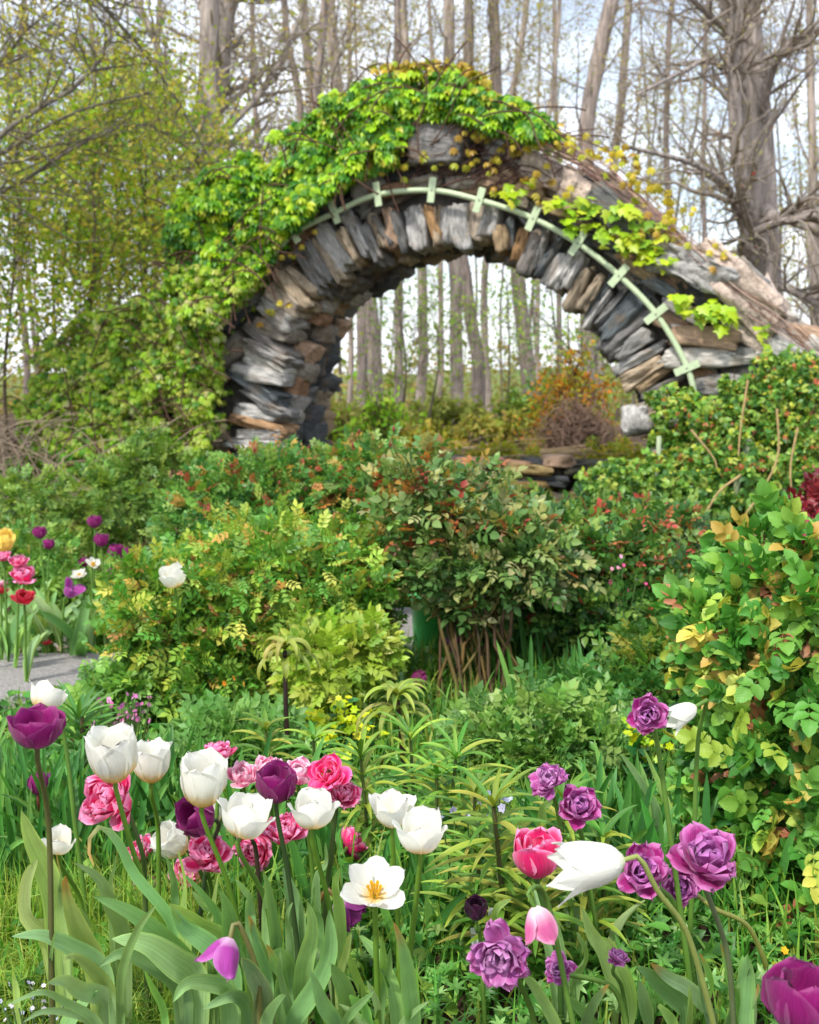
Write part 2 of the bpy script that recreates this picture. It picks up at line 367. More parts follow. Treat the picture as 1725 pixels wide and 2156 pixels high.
# ------------------------------------------------------------------ the arch
TH = rad_(21); UA = V(cos(TH), -sin(TH), 0); NA = V(sin(TH), cos(TH), 0); ZA = V(0, 0, 1)
P0 = at(970, 880, 8.5)
def wall_ab(px, py):
    d = ray(px, py); t = ((P0-CAMP)@NA)/(d@NA); p = CAMP+d*t-P0; return np.array([p@UA, p[2]])
def wp(a, b, d=0.0): return P0+a*UA+b*ZA+d*NA
INN = spline([np.r_[wall_ab(*p), 0] for p in ((592, 1120), (595, 935), (600, 830), (625, 695), (670, 635), (715, 595), (780, 545), (860, 520), (960, 512), (1050, 520), (1110, 568), (1165, 605), (1222, 660), (1260, 712), (1300, 765), (1335, 815), (1350, 900), (1352, 1170))], 200)[:, :2]
OUT = spline([np.r_[wall_ab(*p), 0] for p in ((425, 1120), (455, 950), (476, 850), (490, 750), (520, 670), (560, 600), (620, 530), (700, 472), (808, 425), (925, 412), (1030, 435), (1130, 470), (1225, 520), (1310, 590), (1392, 672), (1450, 780), (1485, 880), (1495, 1190))], 200)[:, :2]
SIL = spline([np.r_[wall_ab(*p), 0] for p in ((250, 1120), (290, 980), (340, 850), (400, 650), (480, 490), (600, 385), (720, 305), (850, 245), (950, 235), (1060, 290), (1180, 350), (1290, 395), (1390, 490), (1470, 525), (1580, 570), (1640, 650), (1760, 760), (1900, 900), (1960, 1240))], 200)[:, :2]
arch = empty('stone_arch', 'weathered fieldstone garden arch half hidden under climbing vines', 'stone arch')
THK = .88
# mortar core
mb = MB(); cin = INN+(OUT-INN)*.22; csil = SIL-(SIL-OUT)*.12; rings = []
for t in np.linspace(0, 1, 9): rings.append([wp(*(cin[i]*(1-t)+csil[i]*t), .09) for i in range(200)])
for d in (.25, .45, THK-.05): rings.append([wp(*csil[i], d) for i in range(200)])
for t in np.linspace(1, 0, 5): rings.append([wp(*(cin[i]*(1-t)+csil[i]*t), THK-.02) for i in range(200)])
for d in (.4, .2, .09): rings.append([wp(*cin[i], d) for i in range(200)])
R = np.array(rings); R = R+vnoise(R, 5, 2)[..., None]*.035*V(1, 1, 1)
mb.add(R.reshape(-1, 3), grid_faces(len(rings), 200), hexc('6b6660')*.6); mb.build('mortar_core', M_MORTAR, arch)
def curve_at(C, s): x = s*(len(C)-1); i = min(int(x), len(C)-2); return C[i]+(C[i+1]-C[i])*(x-i)
alen = np.r_[0, np.cumsum(np.linalg.norm(np.diff(INN, axis=0), axis=1))]
def vous_row(d0, d1, tmin, tmax, klen, name, each, amp=.13):
    s = 0.0; mbr = None if each else MB(); L = alen[-1]
    while s < L:
        frac = s/L; left = s < L*.42
        w = random.uniform(tmin, tmax)*(1.15 if s < L*.3 else 1)
        q = (s+w/2)/L
        if q >= 1: break
        i = np.searchsorted(alen, (s+w/2)); i = min(max(i, 1), 199); u = i/199
        a, b = INN[i], OUT[i]; r = b-a; ln = np.linalg.norm(r); r = r/ln
        ln2 = ln*klen*random.uniform(.72, 1.06); off = random.uniform(-.06, .05)
        c2 = a+r*(off+ln2/2); dep = (d1-d0)/2*random.uniform(.92, 1.08)
        c = wp(c2[0], c2[1], (d0+d1)/2+random.uniform(-.03, .02))
        A = r[0]*UA+r[1]*ZA; B = -r[1]*UA+r[0]*ZA; tl = random.uniform(-.2, .2)
        A, B = A*cos(tl)+B*sin(tl), B*cos(tl)-A*sin(tl)
        ax = np.array([A, B, NA]); col = scol(random.choice(['g', 'g', 'g', 'g', 't', 'w', 'w', 'b', 't', 'o'] if each else ['g', 't', 'd', 'g', 'd']))
        # outer end of a radial stone is wider than its foot
        m = mbr if mbr else MB()
        stone(m, c, ax, V(ln2/2, w*.56, dep), col, 8 if each else 6, .12, amp)
        if each: m.build('voussoir', M_STONE, arch)
        s += w*random.uniform(.97, 1.04)
    if mbr: mbr.build(name, M_STONE, arch)
vous_row(-.06, .24, .04, .12, .98, 'v', True, .15)
vous_row(.20, .44, .09, .17, .6, 'soffit_stones', False)
vous_row(.42, .68, .09, .17, .6, 'soffit_stones', False)
vous_row(.64, .92, .09, .17, .6, 'soffit_stones', False)
# facing stones of the shoulders, laid by hand: px, py, length, thickness, tilt, colour, proud
def facing(px, py, lp, tp, ang, k, proud=.03, dep=.16, n=8, name='facing_stone', m=M_STONE, rnd=.34, amp=.13, mbx=None):
    a, b = wall_ab(px, py); S = 8.4/FPX; an = rad_(ang)
    A = cos(an)*UA+sin(an)*ZA; B = -sin(an)*UA+cos(an)*ZA
    mb = mbx if mbx is not None else MB()
    stone(mb, wp(a, b, dep-proud-.05), np.array([A, B, NA]), V(lp*S/2, tp*S/2, dep), scol(k), n, rnd, amp)
    if mbx is None: mb.build(name, m, arch)
for r in ((935, 308, 120, 84, -8, 'g', .16), (1150, 366, 110, 56, -28, 'p', .06), (1238, 412, 120, 58, -24, 'p', .08), (1312, 458, 160, 66, -36, 'g', .10),
          (1405, 515, 90, 34, -35, 'p', .08), (1118, 400, 66, 40, -10, 't', .04), (1185, 440, 80, 34, -8, 't', .05), (1250, 478, 95, 26, -14, 'd', .03), (1300, 522, 130, 28, -18, 'd', .04),
          (1352, 566, 80, 34, -28, 't', .05), (1330, 545, 60, 24, -20, 'o', .04), (1395, 606, 74, 26, -34, 'b', .05), (1445, 655, 90, 28, -30, 'g', .04), (1500, 640, 110, 46, -30, 'd', .02),
          (1490, 712, 130, 42, -6, 't', .09), (1560, 690, 90, 44, -20, 'g', .04), (1510, 755, 190, 36, 2, 'g', .06), (1430, 700, 50, 26, -20, 'g', .04), (1600, 712, 90, 44, -38, 'p', .05),
          (1662, 742, 90, 46, -34, 'w', .07), (1720, 790, 110, 60, -30, 'g', .06), (1640, 800, 150, 50, -5, 'd', .02), (1575, 800, 120, 50, 0, 'd', .02), (1520, 810, 110, 40, 0, 'g', .03),
          (985, 385, 80, 30, 5, 'g', .03), (1045, 372, 90, 50, -16, 't', .02), (1000, 350, 80, 40, -8, 'd', .02), (895, 385, 80, 26, 4, 'g', .03), (830, 402, 100, 26, 8, 't', .03), (850, 360, 90, 50, 8, 'd', .02),
          (780, 400, 80, 50, 20, 'g', 0), (1075, 330, 110, 50, -20, 'g', .02), (1090, 420, 60, 30, -18, 'g', .04), (1560, 745, 60, 26, -8, 'g', .05)):
    facing(*r, m=M_BOULDER if r[5] in 'pw' or r[0] > 1580 else M_STONE, n=8, amp=.17 if r[5] == 'p' else .13)
for r in ((1470, 572, 170, 62, -24, 'w', .20, .22, 12), (1556, 606, 190, 70, -44, 'p', .14, .26, 12)):
    facing(*r, name='coping_boulder', m=M_BOULDER, rnd=.34, amp=.2)
facing(1343, 884, 62, 56, 10, 'w', .10, .18, 8, name='boulder', m=M_BOULDER, rnd=.55)
# rubble filling the rest of the faces under the vines
mb = MB()
for i in range(170):
    u = random.random(); j = int(u*199); t = random.random(); p = OUT[j]*(1-t)+SIL[j]*t; an = random.uniform(-.4, .4)+(-.5 if u > .55 else .5 if u < .45 else 0)
    A = cos(an)*UA+sin(an)*ZA; B = -sin(an)*UA+cos(an)*ZA
    stone(mb, wp(p[0], p[1], .09 if i % 3 else THK-.05), np.array([A, B, NA]), V(random.uniform(.10, .2), random.uniform(.05, .09), .1), scol(random.choice('gtdd')), 6, .3, .14)
for i in range(46):                          # cap stones along the top
    j = 4+i*4.2; p = curve_at(SIL, j/199); q = curve_at(SIL, min(j+3, 199)/199); an = math.atan2(q[1]-p[1], q[0]-p[0])
    for d in (.16, .46, .74):
        A = cos(an)*UA+sin(an)*ZA; B = -sin(an)*UA+cos(an)*ZA
        stone(mb, wp(p[0], p[1]-.05, d), np.array([A, B, NA]), V(random.uniform(.1, .16), .07, .17), scol(random.choice('gptp')), 6, .35, .16)
mb.build('rubble_facing', M_STONE, arch)
rebase(arch, [P0[0], P0[1], 0])

# ------------------------------------------------------------------ pale green hoop with cross plates, fixed on the arch face
hoop = empty('vine_support_hoop', 'pale green curved metal hoop with short cross plates fixed around the arch', 'vine support')
HP = [(592, 545), (640, 495), (722, 455), (808, 418), (925, 408), (1030, 430), (1130, 464), (1225, 516), (1310, 582), (1392, 667), (1455, 778), (1474, 870), (1480, 960), (1474, 1060)]
hp = spline([wp(*wall_ab(*p), -.16) for p in HP], 90); GP = hexc('c3d5ad')*.82
mb = MB(); tubes(mb, hp, np.full(90, .021), 10, GP); mb.build('pipe', M_PAINT, hoop)
def box(mb, c, ax, half, col, bev=.12):
    v0, f = CG[4]; m = 1-bev*np.maximum(0, np.abs(v0).sum(1)-1.9)[:, None]*.12; mb.add(c+(v0*m*half)@ax, f, col)
for k, (px, py) in enumerate(HP[1:11]):
    i = int(np.argmin([np.linalg.norm(h-wp(*wall_ab(px, py), -.16)) for h in hp])); t = nrm(hp[min(i+1, 89)]-hp[i-1]); t = nrm(t-NA*(t@NA)); r = nrm(np.cross(t, NA))
    ln = 50*8.4/FPX/2
    mb = MB(); c = hp[i]-NA*.022; box(mb, c, np.array([r, t, NA]), V(ln, .026, .007), GP)
    pl = mb.build('cross_plate', M_PAINT, hoop, smooth=False)
    mb = MB(); tubes(mb, np.array([[c-NA*.006, c-NA*.014]]), np.array([[.007, .006]]), 8, hexc('8f9a88'), cap=True); mb.build('bolt', M_PAINT, pl)
rebase(hoop, [hp[-1][0], hp[-1][1], 0])
for px0, py0, px1, py1, w, lb in ((1577, 925, 1535, 1085, .05, 'slanting pale green wooden slat standing in the leafy right shrub'), (1388, 918, 1384, 1000, .036, 'short pale green slat beside the white boulder')):
    a, b = at(px0, py0, 6.75), at(px1, py1, 6.75); d = nrm(b-a); b = b+d*(b[2]/max(-d[2], .1)); mb = MB()
    sdv = nrm(np.cross(d, NA)); box(mb, (a+b)/2, np.array([d, nrm(np.cross(d, V(0, 1, 0))), V(0, 1, 0)]), V(np.linalg.norm(b-a)/2, w*.36, .01), GP*V(.62, .62, .58))
    tag(mb.build('trellis_slat', M_PAINT), lb, 'slat')

# low rubble wall seen through and beside the arch
lw = empty('low_stone_wall', 'low mossy rubble wall of flat stones seen through the arch', 'stone wall')
mb = MB(); core = MB()
for i in range(150):
    px = random.uniform(640, 1330); py = random.uniform(968, 1120); p = at(px, py, 9.5+random.uniform(0, .3))
    if p[2] < 0.0: p[2] = random.uniform(0.02, .1)
    an = random.uniform(-.12, .12)
    stone(mb, p, np.array([V(cos(an), 0, sin(an)), V(-sin(an), 0, cos(an)), V(0, 1, 0)]), V(random.uniform(.10, .24), random.uniform(.03, .075), .2), scol(random.choice('tdtd')) * (V(.85, .8, .5) if random.random() < .4 else 1)*.8, 6, .35, .15)
mb.build('wall_stones', M_STONE, lw)
a, b = at(630, 1050, 9.75), at(1345, 1050, 9.75); box(core, V((a[0]+b[0])/2, 9.8, .18), np.eye(3), V((b[0]-a[0])/2, .16, .2), hexc('4a4034')*.5); core.build('wall_core', M_MORTAR, lw)
rebase(lw, [0, 9.8, 0])
# ------------------------------------------------------------------ woodland behind
BUD = leaf_t(2, .6, .1, .2)
PALB = ['a89a90', 'b2a498', '9a8c82', 'a3958c']
def scatter_leaves(mb, pts, n, size, pal, w=None, T=None, spread=.12, upb=.5):
    """leaves at random places along polylines pts (N,K,3)"""
    T = T or BUD; N, K = pts.shape[:2]; i = rng.integers(0, N, n); x = rng.random(n)**.7*(K-1); j = np.minimum(x.astype(int), K-2); u = (x-j)[:, None]
    p = pts[i, j]*(1-u)+pts[i, j+1]*u+rng.normal(size=(n, 3))*spread
    f = nrm(rng.normal(size=(n, 3))+V(0, 0, -.1)); up = nrm(rng.normal(size=(n, 3))*.7+V(0, 0, upb)); s = rng.uniform(size[0], size[1], n)
    mb.inst(T[0], T[1], basis(f, up)*s[:, None, None], p, pick(pal, n, w), T[2])
def tree(name, label, cat, Y, path, w0, w1, group=None, l1=16, len1=(1.0, 2.8), per2=9, per3=6, leaves=2000, lsz=(.035, .08), pal=('a9a860', '9aa04c', 'b5a878', 'a88f6a'), bark=None, start=.25, tropism=.04, ang=(.7, 1.4), extra=None, lspread=.10, wpal=None, detail3=True):
    root = empty(name, label, cat, group)
    pts = spline([at(px, py, Y) for px, py in path], 22); base = pts[0].copy(); pts = np.vstack([V(base[0], base[1], -.1), pts]) if base[2] > .05 else pts
    px2m = Y/FPX; K = len(pts); r = np.linspace(w0, w1, K)*px2m/2*.9; r[0] *= 1.35
    bc = hexc(bark or random.choice(PALB))*.78
    mb = MB(); wob = np.stack([vnoise(pts, .9, 21), vnoise(pts, .9, 22), pts[:, 2]*0], -1)*.05; pts = pts+wob
    tubes(mb, pts, r, 10, bc); A = [(pts[None], r[None])]
    for e in (extra or ()):
        ep = spline([at(px, py, Y+dy) for px, py, dy in e[0]], 14); er = np.linspace(e[1], e[2], 14)*px2m/2; tubes(mb, ep, er, 8, bc); A.append((ep[None], er[None]))
    b1, r1 = grow(pts[None], np.minimum(r, .075)[None], l1, len1[0], len1[1], ang[0], ang[1], 7, start, .16, tropism, .27, .3, .005)
    tubes(mb, b1, r1, 6, bc); mb.build('trunk', M_BARK, root)
    cr_ = MB(); src = [(b1, r1)]
    for ep, er in A[1:]: src.append((ep, er))
    tw = []
    for q, (bp, br) in enumerate(src):
        b2, r2 = grow(bp, br, per2 if q == 0 else 26, .4, 1.3, .4, 1.1, 6, .15, .22, tropism, .5, .3, .003)
        tubes(cr_, b2, r2, 4, bc*1.1); tw.append(b2)
        if detail3:
            b3, r3 = grow(b2, r2, per3, .15, .6, .4, 1.2, 4, .15, .3, tropism, .5, .4, .0022); tubes(cr_, b3, r3, 3, bc*1.2)
            if q == 0: tw3 = b3
            else: tw3 = np.concatenate([tw3, b3])
    if leaves: scatter_leaves(cr_, tw3 if detail3 else np.concatenate(tw), leaves, lsz, pal, wpal, spread=lspread)
    cr_.build('crown', M_FAR, root); rebase(root, [base[0], base[1], 0]); return root
G1 = 'bare trunks of the wood behind the arch'
tree('woodland_tree', 'tall grey tree leaning left, second bare trunk from the right inside the arch opening', 'tree', 25, [(1128, 905), (1105, 700), (1085, 540), (1045, 190), (1040, 0), (1035, -350)], 38, 20, G1, start=.48)
tree('woodland_tree', 'pale straight tree in the middle of the arch opening', 'tree', 23.5, [(968, 935), (958, 700), (960, 530), (945, 100), (940, -300)], 32, 22, G1, start=.48)
tree('woodland_tree', 'tall trunk bending left just right of the middle of the arch opening', 'tree', 25, [(1010, 915), (1003, 760), (985, 600), (972, 520), (985, 100), (1000, -300)], 33, 18, G1, start=.48)
tree('woodland_tree', 'thinner grey trunk in the left half of the arch opening', 'tree', 27, [(885, 895), (890, 600), (850, 50), (845, -300)], 25, 16, G1, start=.48)
tree('woodland_tree', 'dark forked trunk rising above the right slope of the vines', 'tree', 21, [(1240, 880), (1240, 650), (1232, 290), (1262, 120), (1292, -40), (1310, -300)], 44, 30, G1, start=.45)
tree('woodland_tree', 'slim trunk close beside the dark forked one right of the arch', 'tree', 26, [(1264, 880), (1268, 600), (1320, 100), (1335, -300)], 24, 16, G1, start=.45)
tree('woodland_tree', 'reddish grey trunk at the left edge of the arch opening', 'tree', 20, [(792, 880), (785, 700), (770, 560), (700, 100), (690, -300)], 36, 20, G1, start=.45)
tree('woodland_tree', 'twin of the trunk hugging the left edge of the arch opening', 'tree', 22, [(765, 880), (760, 700), (745, 560), (650, 150), (640, -300)], 26, 16, G1, start=.45)
tree('woodland_tree', 'thin trunk half hidden between the two middle trunks of the opening', 'tree', 31, [(1032, 885), (1022, 560), (1110, 0), (1120, -200)], 18, 12, G1, start=.48)
tree('woodland_tree', 'very thin dark sapling right of the leaning trunk in the opening', 'tree', 24, [(1140, 880), (1132, 560), (1180, 0), (1190, -200)], 13, 8, G1, start=.48)
tree('woodland_tree', 'faint slender trunk between the left trunks of the opening', 'tree', 34, [(925, 880), (930, 600), (905, 0)], 14, 9, G1, start=.3, per3=3)
tree('big_maple', 'massive grey tree behind the right shoulder of the arch with long horizontal limbs', 'tree', 13, [(1632, 1050), (1612, 680), (1598, 450), (1585, 250), (1560, 0), (1540, -350)], 96, 84, l1=20, len1=(1.0, 2.6), per2=10, leaves=1600, start=.45, lsz=(.02, .045), pal=('b8b86a', 'c4b87a', 'a33f3a', 'c9bd88'), wpal=(4, 3, 1, 3), bark='b4a8a0',
     extra=[([(1600, 430, 0), (1640, 460, -.6), (1720, 452, -1.4), (1900, 430, -2)], 28, 16), ([(1600, 560, 0), (1560, 520, -.5), (1620, 475, -1.1), (1800, 440, -1.8)], 22, 12),
            ([(1600, 480, -.3), (1550, 440, -1), (1535, 395, -1.4), (1460, 345, -1.9), (1325, 310, -2.3)], 18, 7), ([(1590, 300, 0), (1640, 120, -.6), (1725, 60, -1), (1800, 20, -1.2)], 20, 9), ([(1580, 200, 0), (1500, 130, -.8), (1440, 150, -1.4), (1340, 200, -2)], 14, 5),
            ([(1600, 600, 0), (1660, 610, -.4), (1740, 650, -.8), (1850, 700, -1)], 14, 9), ([(1575, 100, 0), (1480, 20, -.6), (1400, -60, -1)], 16, 8), ([(1600, 520, -.3), (1560, 380, -.8), (1545, 150, -1), (1560, -100, -1)], 30, 22)])
tree('big_maple', 'tall furrowed tree with twin stems rising left of the vine hump', 'tree', 14, [(490, 1040), (470, 640), (455, 400), (438, 150), (450, -300)], 58, 40, l1=22, len1=(1.2, 2.8), per2=9, leaves=1600, start=.35, bark='b0a49a', pal=('b0b04a', 'a5ad50', 'b8a070'),
     extra=[([(465, 500, 0), (440, 330, .2), (470, 150, .4), (480, -100, .5)], 36, 26), ([(455, 380, 0), (380, 300, -.8), (250, 200, -1.6), (120, 60, -2.2)], 16, 7), ([(450, 300, 0), (560, 180, .3), (640, 20, .6)], 16, 9), ([(450, 430, 0), (400, 330, 0), (340, 120, 0), (260, -60, 0)], 20, 10)])
for k, (pth, w, Y, lb) in enumerate((([(640, 900), (655, 300), (690, -50), (700, -200)], 26, 17, 'smooth trunk above the left side of the vines, nearest the twin stemmed tree'), ([(655, 900), (640, 300), (600, 60), (585, -200)], 22, 18, 'trunk spreading left above the vines beside a smooth straight one'),
        ([(840, 900), (838, 200), (835, -200)], 22, 22, 'straight trunk just left of the top of the vine hump'), ([(1730, 1000), (1715, 500), (1700, -200)], 26, 19, 'partly cut off trunk at the right edge behind the massive tree'),
        ([(1440, 900), (1405, 300), (1430, -200)], 18, 24, 'thin trunk above the twining stems on the right slope'), ([(560, 900), (540, 300), (520, -200)], 16, 22, 'slender trunk between the two stems left of the vines'),
        ([(340, 950), (330, 300), (350, -200)], 18, 18, 'slender trunk rising out of the green thicket at left'), ([(180, 950), (200, 300), (170, -200)], 16, 19, 'thin upright trunk near the left edge of the wood'), ([(60, 950), (40, 300), (60, -200)], 18, 17, 'thin trunk nearest the left border of the picture'),
        ([(1500, 900), (1480, 300), (1500, -200)], 14, 27, 'narrow trunk seen between the right slope and the massive tree'), ([(740, 900), (735, 200), (745, -200)], 14, 27, 'narrow pale trunk above the middle of the left vines'), ([(1180, 880), (1170, 200), (1165, -200)], 14, 30, 'pale narrow trunk left of the dark forked one'))):
    tree('woodland_tree', lb, 'tree', Y, pth, w, w*.6, 'upright trunks of the wood above the vines', start=.25, per2=8)
# a tree outside the left border whose limbs reach into the picture
tree('budding_tree', 'lichened branches with small yellow green leaves reaching in from the upper left', 'tree', 8.2, [(-420, 1300), (-400, 700), (-360, 200), (-330, -300)], 90, 60, l1=10, len1=(.8, 1.6), per2=6, leaves=4200, lsz=(.03, .055), start=.5, bark='8a8276', pal=('a8ae3c', 'b9b648', '9aa838', 'c0b060'), lspread=.06,
     extra=[([(-360, 260, 0), (-100, 335, 0), (60, 240, .1), (170, 175, .2), (228, 90, .3), (262, 10, .4), (290, -80, .5)], 16, 5), ([(-360, 340, 0), (-60, 345, .2), (90, 270, .3), (190, 225, .4), (320, 195, .5)], 13, 4), ([(-360, 0, 0), (-60, 150, .2), (60, 60, .2), (160, -20, .2)], 10, 5), ([(-340, -60, 0), (120, -40, .3), (260, 60, .5), (360, 190, .7), (400, 260, .8), (440, 330, .9)], 15, 4), ([(-360, 420, 0), (-40, 420, .3), (160, 310, .5), (300, 260, .8), (420, 330, 1)], 12, 4)])
# leafy thicket of saplings at left
G2 = 'leafy saplings in the thicket at left'
for k, (bx, tx, ty, Y, wid, lb) in enumerate(((30, 20, 330, 10.5, 8, 'leafy sapling at the very left edge of the thicket'), (110, 130, 250, 12, 8, 'tall leafy sapling left of the thicket middle'), (170, 190, 350, 10, 7, 'short branching sapling in front of the left thicket'),
        (240, 250, 290, 12.5, 8, 'leafy sapling with a domed yellow green top in the thicket'), (300, 310, 300, 11, 8, 'sapling with the brightest leaves, left of the vine shoulder'), (360, 370, 320, 12.5, 7, 'leafy sapling just beside the twin stemmed tree'), (420, 430, 430, 13, 7, 'low leafy sapling touching the vine shoulder'), (-40, -60, 420, 9.5, 8, 'leafy sapling cut off by the left border'))):
    tree('leafy_sapling', lb, 'tree', Y, [(bx, 1060), (bx+random.uniform(-25, 25), 800), ((bx+tx)/2+random.uniform(-25, 25), 550), (tx, ty)], wid*1.4, 4, G2, l1=18, len1=(.5, 1.25), per2=6, per3=3, leaves=2700, lsz=(.045, .075), start=.28, bark='6e6050',
         pal=('a8be3c', '8cb038', 'b8be48', '74a034', 'c0b44c'), lspread=.10, ang=(.4, 1.1))
# green and golden bushes seen through the opening
def lowbush(name, label, cat, c, rx, ry, h, n, size, pal, group=None, stemcol='6b5648', T=None, mat=None, canes=26, bare=0):
    root = empty(name, label, cat, group); c = V(*c); a = rng.uniform(0, 2*pi, canes); rr_ = np.sqrt(rng.random(canes)); zt = h*(.55+.45*rng.random(canes))*np.sqrt(np.maximum(1.05-rr_**2, .1))
    tip = np.stack([c[0]+rx*rr_*np.cos(a), c[1]+ry*rr_*np.sin(a), c[2]+zt], -1); b0 = np.stack([c[0]+rx*.3*rr_*np.cos(a), c[1]+ry*.3*rr_*np.sin(a), np.full(canes, c[2])], -1)
    tt = np.linspace(0, 1, 7)[None, :, None]; P_ = b0[:, None]*(1-tt)+tip[:, None]*tt; P_[:, :, 2] += (np.sin(tt[:, :, 0]*pi)*.12*h); P_[:, 1:] += rng.normal(size=(canes, 6, 3))*.03*h
    R_ = np.linspace(.012, .004, 7)[None]*np.ones((canes, 1))*max(1, h)
    sm = MB(); tubes(sm, P_, R_, 5, hexc(stemcol)*.6); b2, r2 = grow(P_, R_, 9+bare, .15*h, .45*h, .4, 1.1, 5, .25, .28, .1, .5, .4, .002); tubes(sm, b2, r2, 4, hexc(stemcol)*.7); sm.build('stems', M_TWIG, root)
    mb = MB(); scatter_leaves(mb, np.concatenate([b2, b2]), n, size, pal, T=T, spread=.05*h); mb.build('foliage', mat or M_FAR, root); rebase(root, c); return root
def g_at(px, Y): p = at(px, 900, Y); return (p[0], Y, 0)
lowbush('golden_shrub', 'rounded shrub with orange and gold young leaves inside the arch at right', 'shrub', g_at(1205, 13), .42, .4, 1.45, 2600, (.05, .085), ['b8882c', 'a89a30', 'b8762c', '98a034'], bare=8)
tb = empty('twig_tangle', 'dense brown tangle of bare twigs under the gold leaved shrub', 'shrub'); c = V(*g_at(1215, 12.4)); N_ = 620
th = rng.uniform(0, 2*pi, N_); ph = rng.uniform(.1, 1.4, N_); ts = np.linspace(0, 1, 7)[None, :]
q = np.stack([c[0]+.42*np.cos(th)[:, None]*np.sin(ph[:, None]+ts*.8)*(.6+.5*rng.random((N_, 1))), c[1]+.4*np.sin(th)[:, None]*np.sin(ph[:, None]+ts*.8), .95*np.cos(ph[:, None]+ts*.9-.5)**1*(.7+.4*rng.random((N_, 1)))], -1); d_ = nrm(rng.normal(size=(N_, 3))); stp = [c+V(0, 0, .42)+nrm(rng.normal(size=(N_, 3)))*V(.42, .36, .40)*rng.random((N_, 1))**.5]
for _ in range(6): d_ = nrm(d_+rng.normal(size=(N_, 3))*.55-(stp[-1]-c-V(0, 0, .4))*1.1); stp.append(stp[-1]+d_*.10)
q = np.stack(stp, 1); q[..., 2] = np.maximum(q[..., 2], .01)
mb = MB(); tubes(mb, q, np.full((N_, 7), .0042), 3, hexc('8d7464')*.75); mb.build('twigs', M_TWIG, tb); rebase(tb, c)
lowbush('green_shrub', 'bright green young shrub inside the arch at left', 'shrub', g_at(800, 11.5), .38, .4, 1.2, 700, (.06, .095), ['86b030', '78a82e', '98b438'], bare=2, canes=16)
for k, (px, Y, h, rx, pal, lb) in enumerate(((860, 14, .5, .9, ['a8a03a', '98983c', 'b09a48'], 'low olive green bush on the woodland floor left in the opening'), (960, 11.2, .45, .8, ['a8a43c', 'b09c38', '8c9c38'], 'low golden bush across the middle of the opening'), (1090, 10.6, .5, .7, ['acac3c', 'b0a038', '94a438'], 'low yellow leaved creeper mound on the rubble wall at right'),
        (880, 10.4, .45, .6, ['98983c', '8c9a3c', '9aa840'], 'low amber mound above the rubble wall at left'), (1040, 17, .6, 1.6, ['8f9a40', 'a0a44a', 'b09c50'], 'pale green undergrowth bush far behind the middle trunks'), (1160, 19, 1.1, 1.0, ['6f8c34', '7f9a3c'], 'taller green bush behind the trunks at right'), (930, 20, .8, 1.6, ['8a9848', '9aa054'], 'taller pale bush behind the trunks at left'), (1300, 10.6, .5, .5, ['a89838', '8c9c38'], 'small yellow green mound by the right foot of the arch'), (760, 16, .8, 1.0, ['90984c', 'a0a058'], 'hazy olive bush beside the left foot of the opening'))):
    lowbush('undergrowth_shrub', lb, 'shrub', g_at(px, Y), rx, .6, h, 2400 if Y < 13 else 2600, (.045, .08) if Y < 13 else (.07, .12), pal, 'undergrowth bushes behind the arch')
for k, (bx, tx, ty, Y, lb) in enumerate(((850, 835, 640, 17, 'spring green sapling beside the left edge of the arch opening'), (905, 915, 690, 18, 'small leafy sapling just left of the middle trunks'), (1065, 1070, 600, 19, 'leafy sapling between the middle trunks and the leaning one'), (1165, 1160, 560, 17, 'blue green leaved sapling right of the leaning trunk'), (1185, 1195, 660, 15, 'short leafy sapling above the golden shrub'))):
    tree('leafy_sapling', lb, 'tree', Y, [(bx, 920), ((bx+tx)/2+8, 780), (tx, ty)], 7, 3, 'young saplings inside the arch', l1=12, len1=(.4, 1.0), per2=6, per3=3, leaves=620, lsz=(.05, .085), start=.3, bark='7a6e60', pal=('8cb040', '7aa040', 'a0b44c') if k != 3 else ('5f9460', '6fa060', '8ab068'), lspread=.12, ang=(.5, 1.2))
# dry canes
def canes(name, label, px0, px1, Y0, Y1, n, h, col, lean=.5):
    x0 = at(px0, 900, (Y0+Y1)/2)[0]; x1 = at(px1, 900, (Y0+Y1)/2)[0]; b = np.stack([rng.uniform(x0, x1, n), rng.uniform(Y0, Y1, n), np.zeros(n)], -1)
    d = np.stack([rng.normal(0, lean, n), rng.normal(0, lean*.5, n), np.ones(n)], -1); s = np.linspace(0, 1, 8)[None, :, None]; H = (h*rng.uniform(.5, 1.1, n))[:, None, None]
    p = b[:, None]+d[:, None]*s*H; p += (d*V(1, 1, 0))[:, None]*s**2*H*.9; p[..., 2] -= (s[..., 0]**2.4)*H[..., 0]*.42; mb = MB(); tubes(mb, p, np.linspace(.007, .003, 8)[None]*np.ones((n, 1)), 4, hexc(col)*.62)
    return kind(mb.build(name, M_TWIG), 'stuff')
canes('dry_canes', '', -180, 330, 8.6, 10.2, 170, 1.35, 'b8a48e', .28); canes('dry_grass', '', 700, 900, 10.2, 12, 200, .7, 'c4ac86', .9)
